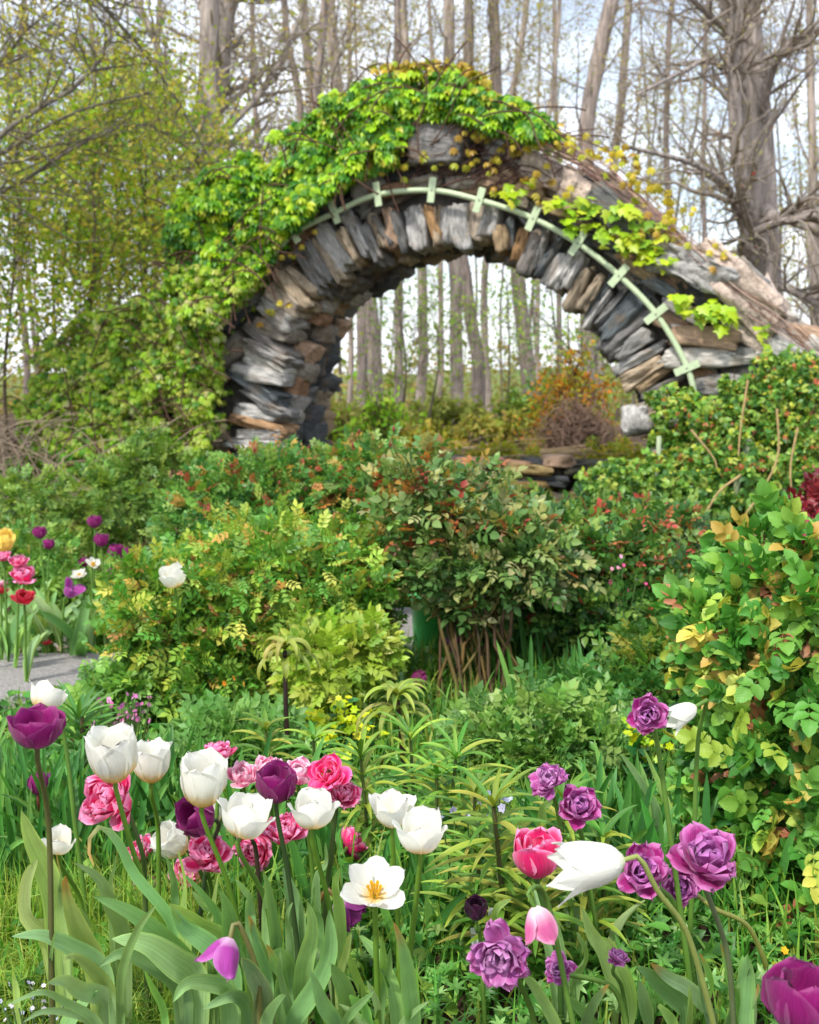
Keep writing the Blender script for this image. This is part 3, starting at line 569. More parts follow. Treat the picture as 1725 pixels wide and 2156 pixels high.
# far wood: one mass of stems and haze of young leaves
mb = MB(); n = 64; x = rng.uniform(-26, 26, n); y = rng.uniform(34, 52, n); K = 9; h = rng.uniform(9, 19, n)
s = np.linspace(0, 1, K)[None, :, None]; ln = rng.normal(0, .05, (n, 1, 1)); p = np.stack([x, y, np.full(n, -.1)], -1)[:, None]+s*np.stack([ln[:, 0, 0]*h, h*0, h], -1)[:, None]; p = p+np.stack([vnoise(p, .3, 31), vnoise(p, .3, 32), p[..., 2]*0], -1)*.3
rr0 = rng.uniform(.035, .085, n)[:, None]*np.linspace(1, .35, K)[None]; tubes(mb, p, rr0, 5, pick(['8f857c', '9a8e84', '7f756c'], n)*.95)
b1, r1 = grow(p, rr0, 9, .8, 2.6, .5, 1.2, 5, .3, .2, .15, .4, .3, .012); tubes(mb, b1, r1, 3, hexc('93877e')*.9); b2, r2 = grow(b1, r1, 8, .4, 1.6, .4, 1.2, 4, .2, .3, .1, .5, .4, .006); tubes(mb, b2, r2, 3, hexc('9a8d84')*.9)
scatter_leaves(mb, b2, 20000, (.09, .22), ['a3a05c', 'b0a870', '98a050', 'b09a7c'], spread=.4)
i = rng.integers(0, n, 12000); pq = np.stack([rng.uniform(-26, 26, 12000), rng.uniform(30, 50, 12000), rng.random(12000)**1.6*2.2], -1); mb.inst(BUD[0], BUD[1], basis(nrm(rng.normal(size=(12000, 3))), nrm(rng.normal(size=(12000, 3))+V(0, 0, .4)))*rng.uniform(.15, .32, 12000)[:, None, None], pq, pick(['8f9a4c', 'a09c58', '7f8a44', 'a8905c'], 12000), BUD[2])
kind(mb.build('woods', M_FAR), 'stuff')
# ------------------------------------------------------------------ climbing vines on the arch
def clusters(mb, pos, fdir, up, size, pal, w, T, jit=.5):
    N = len(pos); f = nrm(fdir+rng.normal(size=(N, 3))*jit); u = nrm(up+rng.normal(size=(N, 3))*jit*.7)
    mb.inst(T[0], T[1], basis(f, u)*rng.uniform(size[0], size[1], N)[:, None, None], pos, pick(pal, N, w), T[2])
def vine_mass(name, label, poly, n, T, size, pal, w, thick=.28, dmin=-.5, jit=.5, stems=60, sc=2.2, back=.6, stemcol='6a4f40', hole=.0):
    root = empty(name, label, 'climbing plant'); poly = np.array(poly, float); lo, hi = poly.min(0), poly.max(0)
    P_ = np.empty((0, 2))
    while len(P_) < n:
        c = lo+(hi-lo)*rng.random((n*2, 2)); P_ = np.vstack([P_, c[in_poly(c, poly)]])
    P_ = P_[:n]; ab = np.array([wall_ab(*q) for q in P_]); q3 = np.c_[ab, np.zeros(n)]
    nb = .5+.5*vnoise(q3, sc, 41); lump = thick*(.35+1.0*nb+.35*vnoise(q3, sc*2.7, 42))
    d = -lump*(1-.55*rng.random(n)**2); bk = rng.random(n) < .18; d = np.where(bk, rng.uniform(0, back, n), d)
    pos = P0+ab[:, :1]*UA+ab[:, 1:2]*ZA+d[:, None]*NA
    keep = (vnoise(pos, 5.5, 43) > -.55-.0+hole); pos = pos[keep]; N = len(pos)
    mb = MB(); clusters(mb, pos, V(0, -.7, -.45), V(0, -.45, .9), size, pal, w, T, jit); mb.build('foliage', M_LEAF, root)
    # running stems under the leaves
    sm = MB(); k = rng.integers(0, N, stems); s = np.linspace(0, 1, 9)[None, :, None]; dr = UA*rng.normal(0, 1, (stems, 1))+ZA*rng.normal(0, .7, (stems, 1)); dr = nrm(dr)*rng.uniform(.25, .7, (stems, 1))
    p = pos[k][:, None]+dr[:, None]*(s-.5)+np.abs(rng.normal(0, .03, (stems, 1, 1)))*(-NA); p[..., 2] -= (s[..., 0]-.5)**2*.3; p = p+np.stack([vnoise(p, 4, 51), vnoise(p, 4, 52), vnoise(p, 4, 53)], -1)*.05
    tubes(sm, p, np.full((stems, 9), .006), 4, hexc(stemcol)*.6); sm.build('stems', M_TWIG, root)
    rebase(root, [pos[:, 0].mean(), pos[:, 1].mean(), 0]); return root
PAL5 = palmate(5, 3, .5, .5); PAL3 = palmate(3, 3, .4, .62); CL1 = merge_t([(leaf_t(3, .66, .14, .3)[0], leaf_t(3, .66, .14, .3)[1], leaf_t(3, .66, .14, .3)[2], np.eye(3), V(0, 0, 0))])
BRIGHT = ['9cc420', '80b01c', 'b0cc2c', '5c9422', '3e7a20', 'b8bc34']; BW = (4, 4, 2, 4, 4, .7)
top_poly = [(560, 600), (500, 660), (478, 740), (400, 700), (388, 600), (395, 470), (440, 395), (520, 335), (560, 318), (620, 285), (735, 208), (810, 172), (900, 158), (985, 160), (1035, 205), (1120, 222), (1175, 265), (1195, 300), (1130, 305), (1060, 285), (985, 258), (900, 258), (868, 300), (860, 345), (790, 375), (730, 420), (690, 462), (640, 490), (600, 530)]
vine_mass('climbing_vine', 'bright green five leaflet vine heaped over the top and left shoulder of the arch', top_poly, 7200, PAL5, (.085, .145), BRIGHT, BW, thick=.36, stems=150, jit=.38)
vine_mass('climbing_vine', 'yellow green vine cascading down the left flank below the bright upper vine', [(590, 580), (520, 660), (502, 720), (494, 830), (492, 960), (380, 1000), (340, 1080), (330, 1160), (180, 1120), (110, 1000), (90, 890), (125, 720), (230, 650), (300, 640), (400, 600), (420, 560)], 9500, PAL5, (.065, .115), ['9cb83c', 'b0bc50', '7ea830', '588a28', 'bcc080', '9cc02c'], (4, 4, 3, 2, 1.4, 4), thick=.42, stems=170, jit=.5)
vine_mass('climbing_vine', 'darker green vine sprawling on the ground at the far left foot of the arch', [(10, 1010), (60, 960), (160, 940), (260, 950), (360, 960), (380, 1080), (330, 1160), (200, 1165), (60, 1120), (0, 1100)], 3200, PAL5, (.07, .12), ['5f9428', '6fa02c', '8aa838', '4c8424'], None, thick=.5, stems=110, jit=.7, stemcol='8a6a58')
root = vine_mass('climbing_vine', 'yellow and bronze vine sprigs hanging over the grey keystone boulder', [(800, 150), (860, 140), (960, 135), (1040, 170), (1060, 205), (1050, 240), (860, 200)], 420, PAL5, (.09, .13), ['b8a028', 'a8902c', 'c0a838', '9aa828'], None, thick=.3, stems=24)
def sprig(mb, sm, pts, n, T, size, pal, w=None, d=-.2, jit=.35, r=.005, spread=.05, sc='8a6a4c'):
    c = spline([wp(*wall_ab(*p), d+random.uniform(-.03, .03)) for p in pts], 24); tubes(sm, c, np.linspace(r, r*.4, 24), 4, hexc(sc)*.6)
    i = rng.integers(0, 24, n); clusters(mb, c[i]+rng.normal(size=(n, 3))*spread, V(0, -.6, -.6), V(0, -.55, .8), size, pal, w, T, jit)
YB = ['c4b434', 'ccc040', 'b4a438', 'b0b838', 'b8983c']
r2 = empty('climbing_vine', 'sparse bronze and yellow tendrils trailing across the bare stones below the top', 'climbing plant'); mb, sm = MB(), MB()
for pts, n in (([(870, 300), (850, 340), (820, 370)], 14), ([(1000, 270), (960, 330), (900, 340), (870, 355)], 14), ([(1060, 290), (1000, 300), (1010, 340), (985, 360)], 14), ([(1100, 300), (1060, 330), (1050, 370), (1060, 400)], 12), ([(1180, 290), (1120, 320), (1080, 330)], 12),
               ([(1150, 290), (1220, 300), (1290, 320), (1340, 350)], 34), ([(1250, 310), (1320, 340), (1360, 380), (1370, 420)], 24), ([(1340, 380), (1390, 400), (1440, 440), (1450, 490)], 22), ([(1180, 390), (1150, 400), (1210, 410)], 10), ([(1380, 490), (1430, 500), (1460, 520)], 14), ([(1470, 530), (1520, 545), (1560, 550)], 9), ([(1420, 460), (1400, 490), (1370, 500)], 12), ([(590, 560), (620, 545), (690, 500)], 6), ([(640, 640), (560, 680)], 6)):
    sm = MB(); sprig(mb, sm, pts, n, PAL5, (.06, .1), YB, d=-.2); sm.build('stem', M_TWIG, r2)
mb.build('foliage', M_LEAF, r2); rebase(r2, [P0[0], P0[1], 0])
def maple_t():                               # broad three pointed ivy leaf
    o = [(0, 0), (.28, -.1), (.52, .12), (.36, .3), (.5, .52), (.24, .56), (0, 1), (-.24, .56), (-.5, .52), (-.36, .3), (-.52, .12), (-.28, -.1)]
    v = np.array([[0, .32, .06]]+[[x, y, -.10*(abs(x))-.06*y] for x, y in o]); f = np.array([[0, i, i+1] for i in range(1, 12)]+[[0, 12, 1]]); return v, f, np.zeros((13, 3))
MAP_ = maple_t()
for lab, sprs in (('lime green lobed ivy crossing the stones above the hoop at right', (([(1110, 425), (1100, 405), (1130, 395)], 8), ([(1185, 430), (1215, 435), (1260, 430), (1310, 445)], 22), ([(1200, 450), (1225, 475), (1270, 480), (1310, 500)], 18), ([(1320, 455), (1350, 465), (1395, 480)], 16), ([(1300, 500), (1350, 520), (1380, 530), (1415, 560)], 26), ([(1340, 510), (1370, 545)], 16))),
                  ('small lime ivy spray hanging under the pink coping boulder', (([(1430, 620), (1460, 650), (1510, 655), (1545, 660)], 26), ([(1500, 655), (1530, 680), (1560, 675)], 12), ([(1600, 690), (1620, 700)], 5)))):
    r3 = empty('ivy', lab, 'ivy'); mb, sm = MB(), MB()
    for pts, n in sprs:
        sm = MB(); sprig(mb, sm, pts, n, MAP_, (.07, .115), ['a8c420', '9abc28', 'b8c834', '7aa428'], d=-.22, jit=.3, spread=.035); sm.build('stem', M_TWIG, r3)
    mb.build('foliage', M_LEAF, r3); rebase(r3, [P0[0], P0[1], 0])
# bundle of bare twining stems along the right slope
tw_ = empty('dry_vine_stems', 'bundle of bare pinkish brown vine stems draped down the right slope of the arch', 'vine stems'); mb = MB()
for k in range(80):
    a = random.uniform(0, .8); b = min(1, a+random.uniform(.2, .6)); ctrl = [(990, 262), (1080, 290), (1180, 325), (1280, 385), (1380, 470), (1470, 560), (1560, 640), (1650, 700), (1760, 790)]
    i0, i1 = int(a*8), max(int(b*8), int(a*8)+2); o = random.gauss(0, 14); ps = [(x+random.gauss(0, 8), y-14+o+random.gauss(0, 9)) for x, y in ctrl[i0:i1+1]]
    c = spline([wp(*wall_ab(*p), random.uniform(-.22, .3)) for p in ps] if len(ps) > 1 else [wp(0, 0), wp(1, 0)], 20); dd = random.uniform(-.24, .28)
    c = spline([wp(*wall_ab(*p), dd+random.uniform(-.03, .03)) for p in ps], 20); tubes(mb, c, np.linspace(random.uniform(.003, .007), .002, 20), 5, pick(['b89a8c', 'a88878', 'c0a898', '8a6a5c'], 1)[0]*.9)
for k in range(46):
    x0, y0 = random.uniform(760, 1150), random.uniform(330, 410); L = random.uniform(60, 220); an = random.uniform(-.9, .35)
    c = spline([wp(*wall_ab(x0+L*t*cos(an), y0+L*t*sin(an)*.7-30*sin(t*3)), -.1+random.uniform(-.03, .03)) for t in (0, .33, .66, 1)], 14); tubes(mb, c, np.linspace(.006, .003, 14), 4, hexc('6a4c44')*.7)
mb.build('stems', M_TWIG, tw_); rebase(tw_, [P0[0], P0[1], 0])
ds = empty('dry_vine_stems', 'pale tan arching stems in front of the leafy right shrub', 'vine stems')
for pts in ([(1636, 860), (1638, 960), (1600, 1040), (1560, 1095)], [(1560, 1000), (1510, 1040), (1475, 1110), (1455, 1160)], [(1455, 905), (1500, 960), (1510, 985)], [(1575, 800), (1560, 900), (1555, 960)], [(1490, 1070), (1484, 1110), (1487, 1150)], [(1680, 900), (1665, 980), (1668, 1050)]):
    c = spline([at(x, y, 6.2) for x, y in pts], 16); sm = MB(); tubes(sm, c, np.linspace(.007, .004, 16), 6, hexc('b89c6c')*.8); sm.build('stem', M_TWIG, ds)
rebase(ds, at(1560, 1150, 6.2)*V(1, 1, 0))
rt = empty('dry_vine_stems', 'tangle of bare brown roots and stems under the vine beside the left flower bed', 'vine stems'); mb = MB()
for k in range(90):
    x0, y0 = random.uniform(300, 420), random.uniform(960, 1080); p1 = (x0+random.uniform(-50, 60), y0+random.uniform(50, 110)); p2 = (p1[0]+random.uniform(-60, 50), p1[1]+random.uniform(20, 60))
    c = spline([at(x0, y0, 6.9), at(*p1, 6.7+random.uniform(-.1, .1)), at(*p2, 6.6)], 12); c[:, 2] = np.maximum(c[:, 2], .01); tubes(mb, c, np.linspace(.008, .004, 12), 5, hexc('8a6450')*.6)
mb.build('stems', M_TWIG, rt); rebase(rt, at(350, 1100, 6.7)*V(1, 1, 0))

# ------------------------------------------------------------------ rose bushes and other shrubs
ROSE5 = pinnate(2, .44, .66, 3); ROSE7 = pinnate(3, .36, .62, 2); ROSEN = pinnate(2, .52, .82, 8, serr=.07, bend=.25, cols=2)
def ell(mb, pos, axes, half, col, n=4):
    v0, f = CG[n]; v = nrm(v0); v = v*half; mb.add(v@axes+pos, f, col)
def bush(name, label, cat, lobes, base, n_canes, leaves, T, size, pal, w, tip=None, tipf=.12, group=None, cane='6d4a36', cr=.006, mat=None, inner=.45, lean=.3, buds=0, budcol='a85048', tipsz=.75, stem_vis=0, face=V(0, -.3, .8), jit=.75, coneup=.5, low=0.05, gs=.3):
    """lobes: [(cx, cy, cz, rx, ry, rz)] ellipsoids the crown fills; base (x,y,rx,ry)"""
    root = empty(name, label, cat, group); lobes = np.array(lobes, float); vol = lobes[:, 3]*lobes[:, 5]; vol /= vol.sum()
    k = rng.choice(len(lobes), n_canes, p=vol); d = nrm(rng.normal(size=(n_canes, 3))+V(0, 0, .9)); rr = .45+.75*rng.random(n_canes)**.6
    tip_ = lobes[k, :3]+d*lobes[k, 3:]*rr[:, None]; tip_[:, 2] = np.maximum(tip_[:, 2], .05)
    an = rng.uniform(0, 2*pi, n_canes); b0 = np.stack([base[0]+base[2]*np.cos(an)*rng.random(n_canes), base[1]+base[3]*np.sin(an)*rng.random(n_canes), np.zeros(n_canes)], -1)
    s = np.linspace(0, 1, 9)[None, :, None]; mid = b0*.45+tip_*.55; mid[:, 2] = tip_[:, 2]*.68; P_ = (1-s)**2*b0[:, None]+2*s*(1-s)*mid[:, None]+s*s*tip_[:, None]
    P_[:, 1:] += rng.normal(size=(n_canes, 8, 3))*.012; R_ = np.linspace(cr, cr*.35, 9)[None]*rng.uniform(.7, 1.3, (n_canes, 1))
    sm = MB(); tubes(sm, P_, R_, 6, pick([cane, cane, '7a6a3a'], n_canes)*.6); sz = lobes[:, 3:].mean()
    b2, r2 = grow(P_, R_, 7, .15*sz, .7*sz, .3, 1.0, 6, gs, .2, .12, .55, .4, .0018); tubes(sm, b2, r2, 4, pick([cane, '8a4a3a', '7a7a3a'], len(b2))*.6); sm.build('canes', M_TWIG, root)
    # leaves: along shoots plus filling each lobe's shell
    n1 = int(leaves*.62); n2 = leaves-n1; i = rng.integers(0, len(b2), n1); x = rng.random(n1)*5; j = np.minimum(x.astype(int), 4); u = (x-j)[:, None]
    p1 = b2[i, j]*(1-u)+b2[i, j+1]*u; o1 = nrm(nrm(b2[i, -1]-b2[i, 0])+rng.normal(size=(n1, 3))*.7)
    k = rng.choice(len(lobes), n2, p=vol); dd = nrm(rng.normal(size=(n2, 3))); rr = (inner+(1-inner)*rng.random(n2))**.6; lump = 1+.34*vnoise(dd*1.0+k[:, None]*3.3, 2.3, 61)+.16*vnoise(dd+k[:, None], 5.5, 62)
    p2 = lobes[k, :3]+dd*lobes[k, 3:]*(rr*lump)[:, None]; o2 = nrm(dd+rng.normal(size=(n2, 3))*.5)
    kp = vnoise(p2, 3.2/sz, 63) > -.42; p2, o2 = p2[kp], o2[kp]; p = np.vstack([p1, p2]); o = np.vstack([o1, o2]); kp = p[:, 2] > low; p, o = p[kp], o[kp]; N = len(p)
    f = nrm(o+V(0, 0, -.1)+rng.normal(size=(N, 3))*.3); up = nrm(face+o*coneup+rng.normal(size=(N, 3))*jit)
    col = pick(pal, N, w); s_ = rng.uniform(size[0], size[1], N)
    if tip:                                  # young growth: outermost and highest leaves have the colour of new shoots
        hgt = np.max((p[:, None, 2]-lobes[None, :, 2])/lobes[None, :, 5], 1); m = rng.random(N) < np.clip((hgt-.35)*1.3, 0, 1)*tipf*3+.02; col[m] = pick(tip, m.sum()); s_[m] *= tipsz
    col = col*V(1.15, .97, 1.2); mb = MB(); mb.inst(T[0], T[1], basis(f, up)*s_[:, None, None], p, col, T[2]); mb.build('foliage', mat or M_LEAF, root)
    if buds:
        hi = np.argsort(-(b2[:, -1, 2]+rng.normal(0, .05, len(b2))))[:buds]
        for q in hi:
            e = b2[q, -1]; bm = MB(); ell(bm, e+V(0, 0, .012), np.eye(3), V(.007, .007, .013)*random.uniform(.7, 1.3), hexc(budcol)*.7); bm.build('flower_bud', M_LEAF, root)
    rebase(root, [base[0], base[1], 0]); return root
def lobe(px, py, Y, wpx, hpx, dy=None):
    c = at(px, py, Y); k = Y/FPX; return (c[0], Y, c[2], wpx*k/2, dy or wpx*k/2, hpx*k/2)
YG = ['74a638', '8cba40', 'a4c044', '52902c', 'b4c250', '5c9a38']
TIPR = ['a8603c', '9a4834', 'b07a3c', 'a88c40', 'b4a044']
bush('rose_bush', 'rounded small leaved rose bush beside the gravel path at left of centre', 'rose bush', [lobe(560, 1230, 3.7, 440, 230), lobe(420, 1330, 3.6, 400, 260), lobe(650, 1330, 3.8, 380, 330), lobe(330, 1250, 3.6, 200, 140), lobe(480, 1430, 3.6, 380, 200), lobe(700, 1180, 3.9, 260, 160)], (at(500, 1500, 3.65)[0], 3.7, .3, .15), 70, 12500, ROSE7, (.055, .092), YG, (3, 3, 2, 4, 1, 4), ['b4963c', 'b08850', 'c0b84c'], .05, cr=.007)
bush('rose_bush', 'wide rose bush with reddish shoot tips in front of the left foot of the arch', 'rose bush', [lobe(560, 1090, 5.0, 420, 230), lobe(760, 1060, 5.1, 300, 230), lobe(470, 1130, 4.9, 240, 170), lobe(640, 1040, 5.2, 300, 150)], (at(620, 1150, 5)[0], 5.0, .5, .2), 80, 10000, ROSE7, (.06, .105), ['4f8a34', '68a03c', '3c7830', '80a844', '749a48'], (4, 4, 3, 2, 2), TIPR, .07, cr=.006, buds=70)
bush('rose_bush', 'tall leggy rose bush with bare thorny canes in the middle of the garden', 'rose bush', [lobe(930, 1120, 3.9, 330, 240), lobe(1040, 1160, 3.8, 300, 200), lobe(880, 1050, 4.0, 200, 170), lobe(1010, 1050, 4.0, 160, 150), lobe(1120, 1190, 3.8, 220, 150)], (at(1040, 1500, 3.6)[0], 3.6, .24, .1), 26, 4600, ROSE5, (.055, .095), ['4e7c36', '6e9444', '40682e', '8ca054', '9ca860', '7c8a50', '8a6a40'], (4, 4, 3, 2, 1, 2, .4), TIPR, .07, cane='64503a', cr=.007, buds=24, budcol='a8483c', inner=.15, gs=.55)
bush('rose_bush', 'dark green glossy rose bush right of the leggy canes', 'rose bush', [lobe(1200, 1240, 4.1, 300, 230), lobe(1250, 1140, 4.4, 240, 170), lobe(1370, 1150, 4.4, 240, 180), lobe(1130, 1140, 4.4, 160, 150), lobe(1320, 1210, 4.2, 260, 200), lobe(1270, 1300, 4.0, 300, 170), lobe(1160, 1180, 4.2, 160, 120), lobe(1390, 1270, 4.1, 200, 180)], (at(1260, 1480, 3.9)[0], 3.9, .24, .12), 40, 11500, ROSE5, (.05, .09), ['3a6c2a', '4a8034', '66963c', '7ca446', '305c24'], (4, 4, 3, 2, 3), ['a8503c', 'a8703c', '8ca844'], .12, cane='7a3430', cr=.006, buds=12)
bush('rose_bush', 'large leaved rose bush filling the right edge with yellow and bronze young leaves', 'rose bush', [lobe(1625, 1270, 2.5, 250, 250, .28), lobe(1595, 1420, 2.45, 260, 300, .28), lobe(1630, 1630, 2.4, 280, 330, .28), lobe(1660, 1850, 2.35, 240, 330, .28), lobe(1520, 1340, 2.5, 150, 170, .15), lobe(1700, 1440, 2.5, 260, 500, .3), lobe(1620, 1150, 2.55, 120, 150, .1), lobe(1590, 1760, 2.4, 220, 300, .22), lobe(1710, 2000, 2.3, 200, 240, .22)], (at(1620, 1990, 2.4)[0], 2.4, .2, .1), 60, 8600, ROSEN, (.04, .075), ['468a2e', '5a9c38', '76ae3e', '367224', '94b440', '64a03c'], (4, 4, 3, 3, 2, 4), ['a8b444', 'b8ac4c', 'b0a048', 'b4bc50', 'a87850'], .04, cane='6a5a30', cr=.006, mat=M_LEAFN, buds=5, budcol='c03a60', tipsz=1.0, inner=.2, face=V(0, -.75, .55))
bush('leafy_shrub', 'broad bright green shrub burying the right foot of the arch', 'shrub', [lobe(1450, 900, 7.3, 170, 120, .3), lobe(1580, 920, 7.2, 280, 220, .5), lobe(1690, 880, 7.2, 220, 260, .5), lobe(1400, 1030, 6.9, 300, 150, .5), lobe(1420, 840, 7.5, 110, 60, .2), lobe(1560, 1040, 6.8, 420, 260, .5), lobe(1720, 1040, 6.8, 260, 280, .5), lobe(1650, 780, 7.3, 130, 90, .3), lobe(1290, 1020, 6.9, 160, 90, .3)], (at(1520, 1100, 6.9)[0], 6.9, .8, .3), 90, 24000, PAL3, (.05, .088), ['6aa038', '82b040', '4e8430', '9cb84c', '386e26'], (4, 4, 4, 2, 3), ['a8b838', '9ab834', 'a8683c'], .08, cr=.008, coneup=.6)
bush('red_leaved_shrub', 'dark red leaved shrub at the right edge above the big rose bush', 'shrub', [lobe(1710, 1120, 4.2, 110, 150), lobe(1725, 1060, 4.3, 70, 110)], (at(1725, 1300, 4.2)[0], 4.2, .05, .05), 10, 300, ROSE5, (.06, .09), ['7a2028', '8a2c30', '5f1c20', '3f6a38'], (4, 3, 3, 1), cane='7a3430')
for lob, n, lb in (([lobe(700, 1400, 3.3, 210, 130), lobe(770, 1370, 3.35, 130, 100), lobe(640, 1350, 3.4, 110, 70)], 1300, 'lime green ferny plant in front of the rose bush'), ([lobe(250, 1480, 3.35, 140, 90), lobe(300, 1450, 3.4, 110, 80)], 500, 'pale green ferny clump at the right end of the visible path')):
    bush('ferny_plant', lb, 'perennial', lob, (lob[0][0], lob[0][1], .06, .05), 16, n, pinnate(3, .5, .55, 3), (.045, .075), ['86b030', '94b83c', '72a030', '9cb844'] if n > 600 else ['6fa83c', '7cb048', '5c943a'], None, cane='6a8a3a', cr=.003, jit=.4)
for lob, n, pal, lb in (([lobe(1150, 1570, 2.9, 300, 120), lobe(1050, 1560, 2.95, 200, 110), lobe(1260, 1560, 3.0, 180, 90)], 2100, ['5f943c', '76a848', '8ab858', '4a8034'], 'feathery pale green perennial in front of the leggy rose'), ([lobe(1290, 1500, 3.2, 260, 110)], 900, ['4a8638', '3c742c', '5f963c'], 'low dark green perennial under the glossy rose bush'),
        ([lobe(480, 1560, 2.9, 200, 80), lobe(560, 1560, 2.9, 140, 60)], 900, ['5c9440', '6fa84a'], 'fern like green clump behind the pink tulips'), ([lobe(1370, 1420, 3.3, 160, 150)], 700, ['5a8a30', '8a9c38', '46782a'], 'small green plant between the glossy rose and the large leaved rose'),
        ([lobe(60, 1180, 4.9, 160, 110), lobe(200, 1250, 4.7, 180, 100)], 900, ['6a9c38', '82ac44', '4f8834'], 'leafy green plants among the distant purple tulips'), ([lobe(330, 1000, 5.8, 200, 120), lobe(200, 1060, 5.6, 300, 140), lobe(60, 1060, 5.6, 200, 100)], 1800, ['6a9434', '7ca03c', '4f7c2c'], 'low leafy shrub behind the distant purple tulips')):
    bush('leafy_plant', lb, 'perennial', lob, (lob[0][0], lob[0][1], .15, .08), 18, n, ROSE7, (.05, .10), pal, None, cane='5f7a3a', cr=.003, jit=.6)
# euphorbia with lime yellow bracts
def disc_t(k=6):
    it = []
    for i in range(k):
        l = leaf_t(2, .9, .1, .1); it.append((l[0]*.5, l[1], l[2], rot((0, 0, 1), 2*pi*i/k)@rot((1, 0, 0), .25), V(0, 0, 0)))
    return merge_t(it)
DISC = disc_t()
def spurge(label, px, py, Y, wpx, hpx, nh, sz=(.02, .032)):
    root = empty('spurge', label, 'perennial'); c = at(px, py, Y); k = Y/FPX; h = np.stack([c[0]+rng.normal(0, wpx*k*.28, nh), Y+rng.normal(0, .06, nh), c[2]+rng.normal(0, hpx*k*.28, nh)], -1); h[:, 2] = np.maximum(h[:, 2], .05)
    b = np.stack([c[0]+(h[:, 0]-c[0])*.4, np.full(nh, Y), np.zeros(nh)], -1); s = np.linspace(0, 1, 6)[None, :, None]; p = b[:, None]*(1-s)+h[:, None]*s
    for q in range(nh): sm = MB(); tubes(sm, p[q:q+1], np.full((1, 6), .0025), 5, hexc('7a8a3a')*.6); sm.build('stem', M_STEM, root)
    mb = MB(); i = rng.integers(0, nh, nh*16); t = rng.uniform(.3, .95, nh*16)[:, None]; q = b[i]*(1-t)+h[i]*t; mb.inst(CL1[0], CL1[1], basis(rng.normal(size=(nh*16, 3))+V(0, 0, .2), rng.normal(size=(nh*16, 3))*.4+V(0, 0, 1))*rng.uniform(.025, .04, nh*16)[:, None, None], q, pick(['3f7c3c', '4f8c40', '2f6a34'], nh*16), CL1[2]); mb.build('foliage', M_LEAF, root)
    for j in range(nh):
        mb = MB(); m = 5; i = np.full(m, j); mb.inst(DISC[0], DISC[1], basis(rng.normal(size=(m, 3))*V(1, 1, .3), V(0, -.6, .7)+rng.normal(size=(m, 3))*.35)*rng.uniform(*sz, m)[:, None, None], h[i]+rng.normal(size=(m, 3))*.014, pick(['c4d41c', 'b0cc20', 'd4d824', '9ac428'], m), DISC[2]); mb.build('flower_head', M_LEAF, root)
    rebase(root, [c[0], Y, 0])
spurge('lime yellow flowering spurge clump in front of the lime ferny plant', 710, 1530, 3.0, 130, 110, 46)
spurge('small yellow spurge at the foot of the rounded rose bush', 410, 1535, 3.1, 110, 60, 12)
spurge('small yellow spurge beside the hidden white tulip at right', 1345, 1560, 2.75, 70, 50, 7)

# ------------------------------------------------------------------ lilies: stems with whorls of narrow leaves
def whorl(mb, c, axis, n, L, w, droop, pal, up0=.6, K=9):
    axis = nrm(axis); a0 = random.random()*6.28; e1 = nrm(np.cross(axis, V(.3, .9, .1))); e2 = np.cross(axis, e1)
    for i in range(n):
        a = a0+2*pi*i/n+random.uniform(-.25, .25); out = e1*cos(a)+e2*sin(a); l = L*random.uniform(.75, 1.15); th = up0+random.uniform(-.25, .25); pts = [c]; p = c.copy()
        for k in range(K-1):
            d = out*cos(th)+axis*sin(th) if th > -9 else out; d = nrm(d); p = p+d*l/(K-1); pts.append(p.copy()); th -= droop*random.uniform(.8, 1.2)/(K-1)
        ribbon(mb, np.array(pts), w*random.uniform(.8, 1.2), axis+V(0, -.3, 0), pick(pal, 1)[0], K+3)
def ribbon(mb, pts, w, nup, col, K=14, fold=.25, prof='lance', tipcol=None, wave=0, cols=2, twist=0, wv_seed=None):
    c = spline(pts, K) if len(pts) != K else np.asarray(pts); s = np.linspace(0, 1, K); t = nrm(np.gradient(c, axis=0)); side = nrm(np.cross(t, np.broadcast_to(nup, t.shape))); nn = np.cross(side, t)
    if twist: a = (s*twist)[:, None]; side, nn = side*np.cos(a)+nn*np.sin(a), nn*np.cos(a)-side*np.sin(a)
    if prof == 'lance': hw = np.sin(pi*np.clip(s, 0, 1)**.8)**.7
    elif prof == 'tulip': hw = (np.minimum(1, .32+1.5*s))*np.maximum(1-s**3.2, 0)**.62
    else: hw = np.minimum(1, .5+3*s)*np.maximum(1-s**4, 0)**.6
    hw = np.maximum(hw, .02)*w/2; tt = np.linspace(-1, 1, 2*cols+1); sd = random.random()*20
    off = (np.abs(tt)**1.3)[None]*hw[:, None]*fold*2
    if wave: off = off+wave*w*(np.abs(tt)**2)[None]*np.sin(s[:, None]*random.uniform(9, 14)+sd+1.2*np.sign(tt)[None])*.5
    v = c[:, None]+side[:, None]*(tt[None, :, None]*hw[:, None, None])+nn[:, None]*off[..., None]
    st = np.zeros((K, len(tt), 3)); st[..., 0] = tt; st[..., 1] = s[:, None]; st[..., 2] = random.random()*7
    cc = np.broadcast_to(col, (K, len(tt), 3)).copy()
    if tipcol is not None: m = np.clip((s-.82)/.15, 0, 1)[:, None, None]; cc = cc*(1-m)+np.asarray(tipcol)*m
    edge = (np.abs(tt) > .99)[None, :, None]; cc = np.where(edge, cc*V(1.25, 1.2, 1.0), cc)
    mb.add(v.reshape(-1, 3), grid_faces(K, len(tt)), cc.reshape(-1, 3), st.reshape(-1, 3))
LILP = ['7c9834', '8ca03c', '648c30', '9ca044', '54802c']
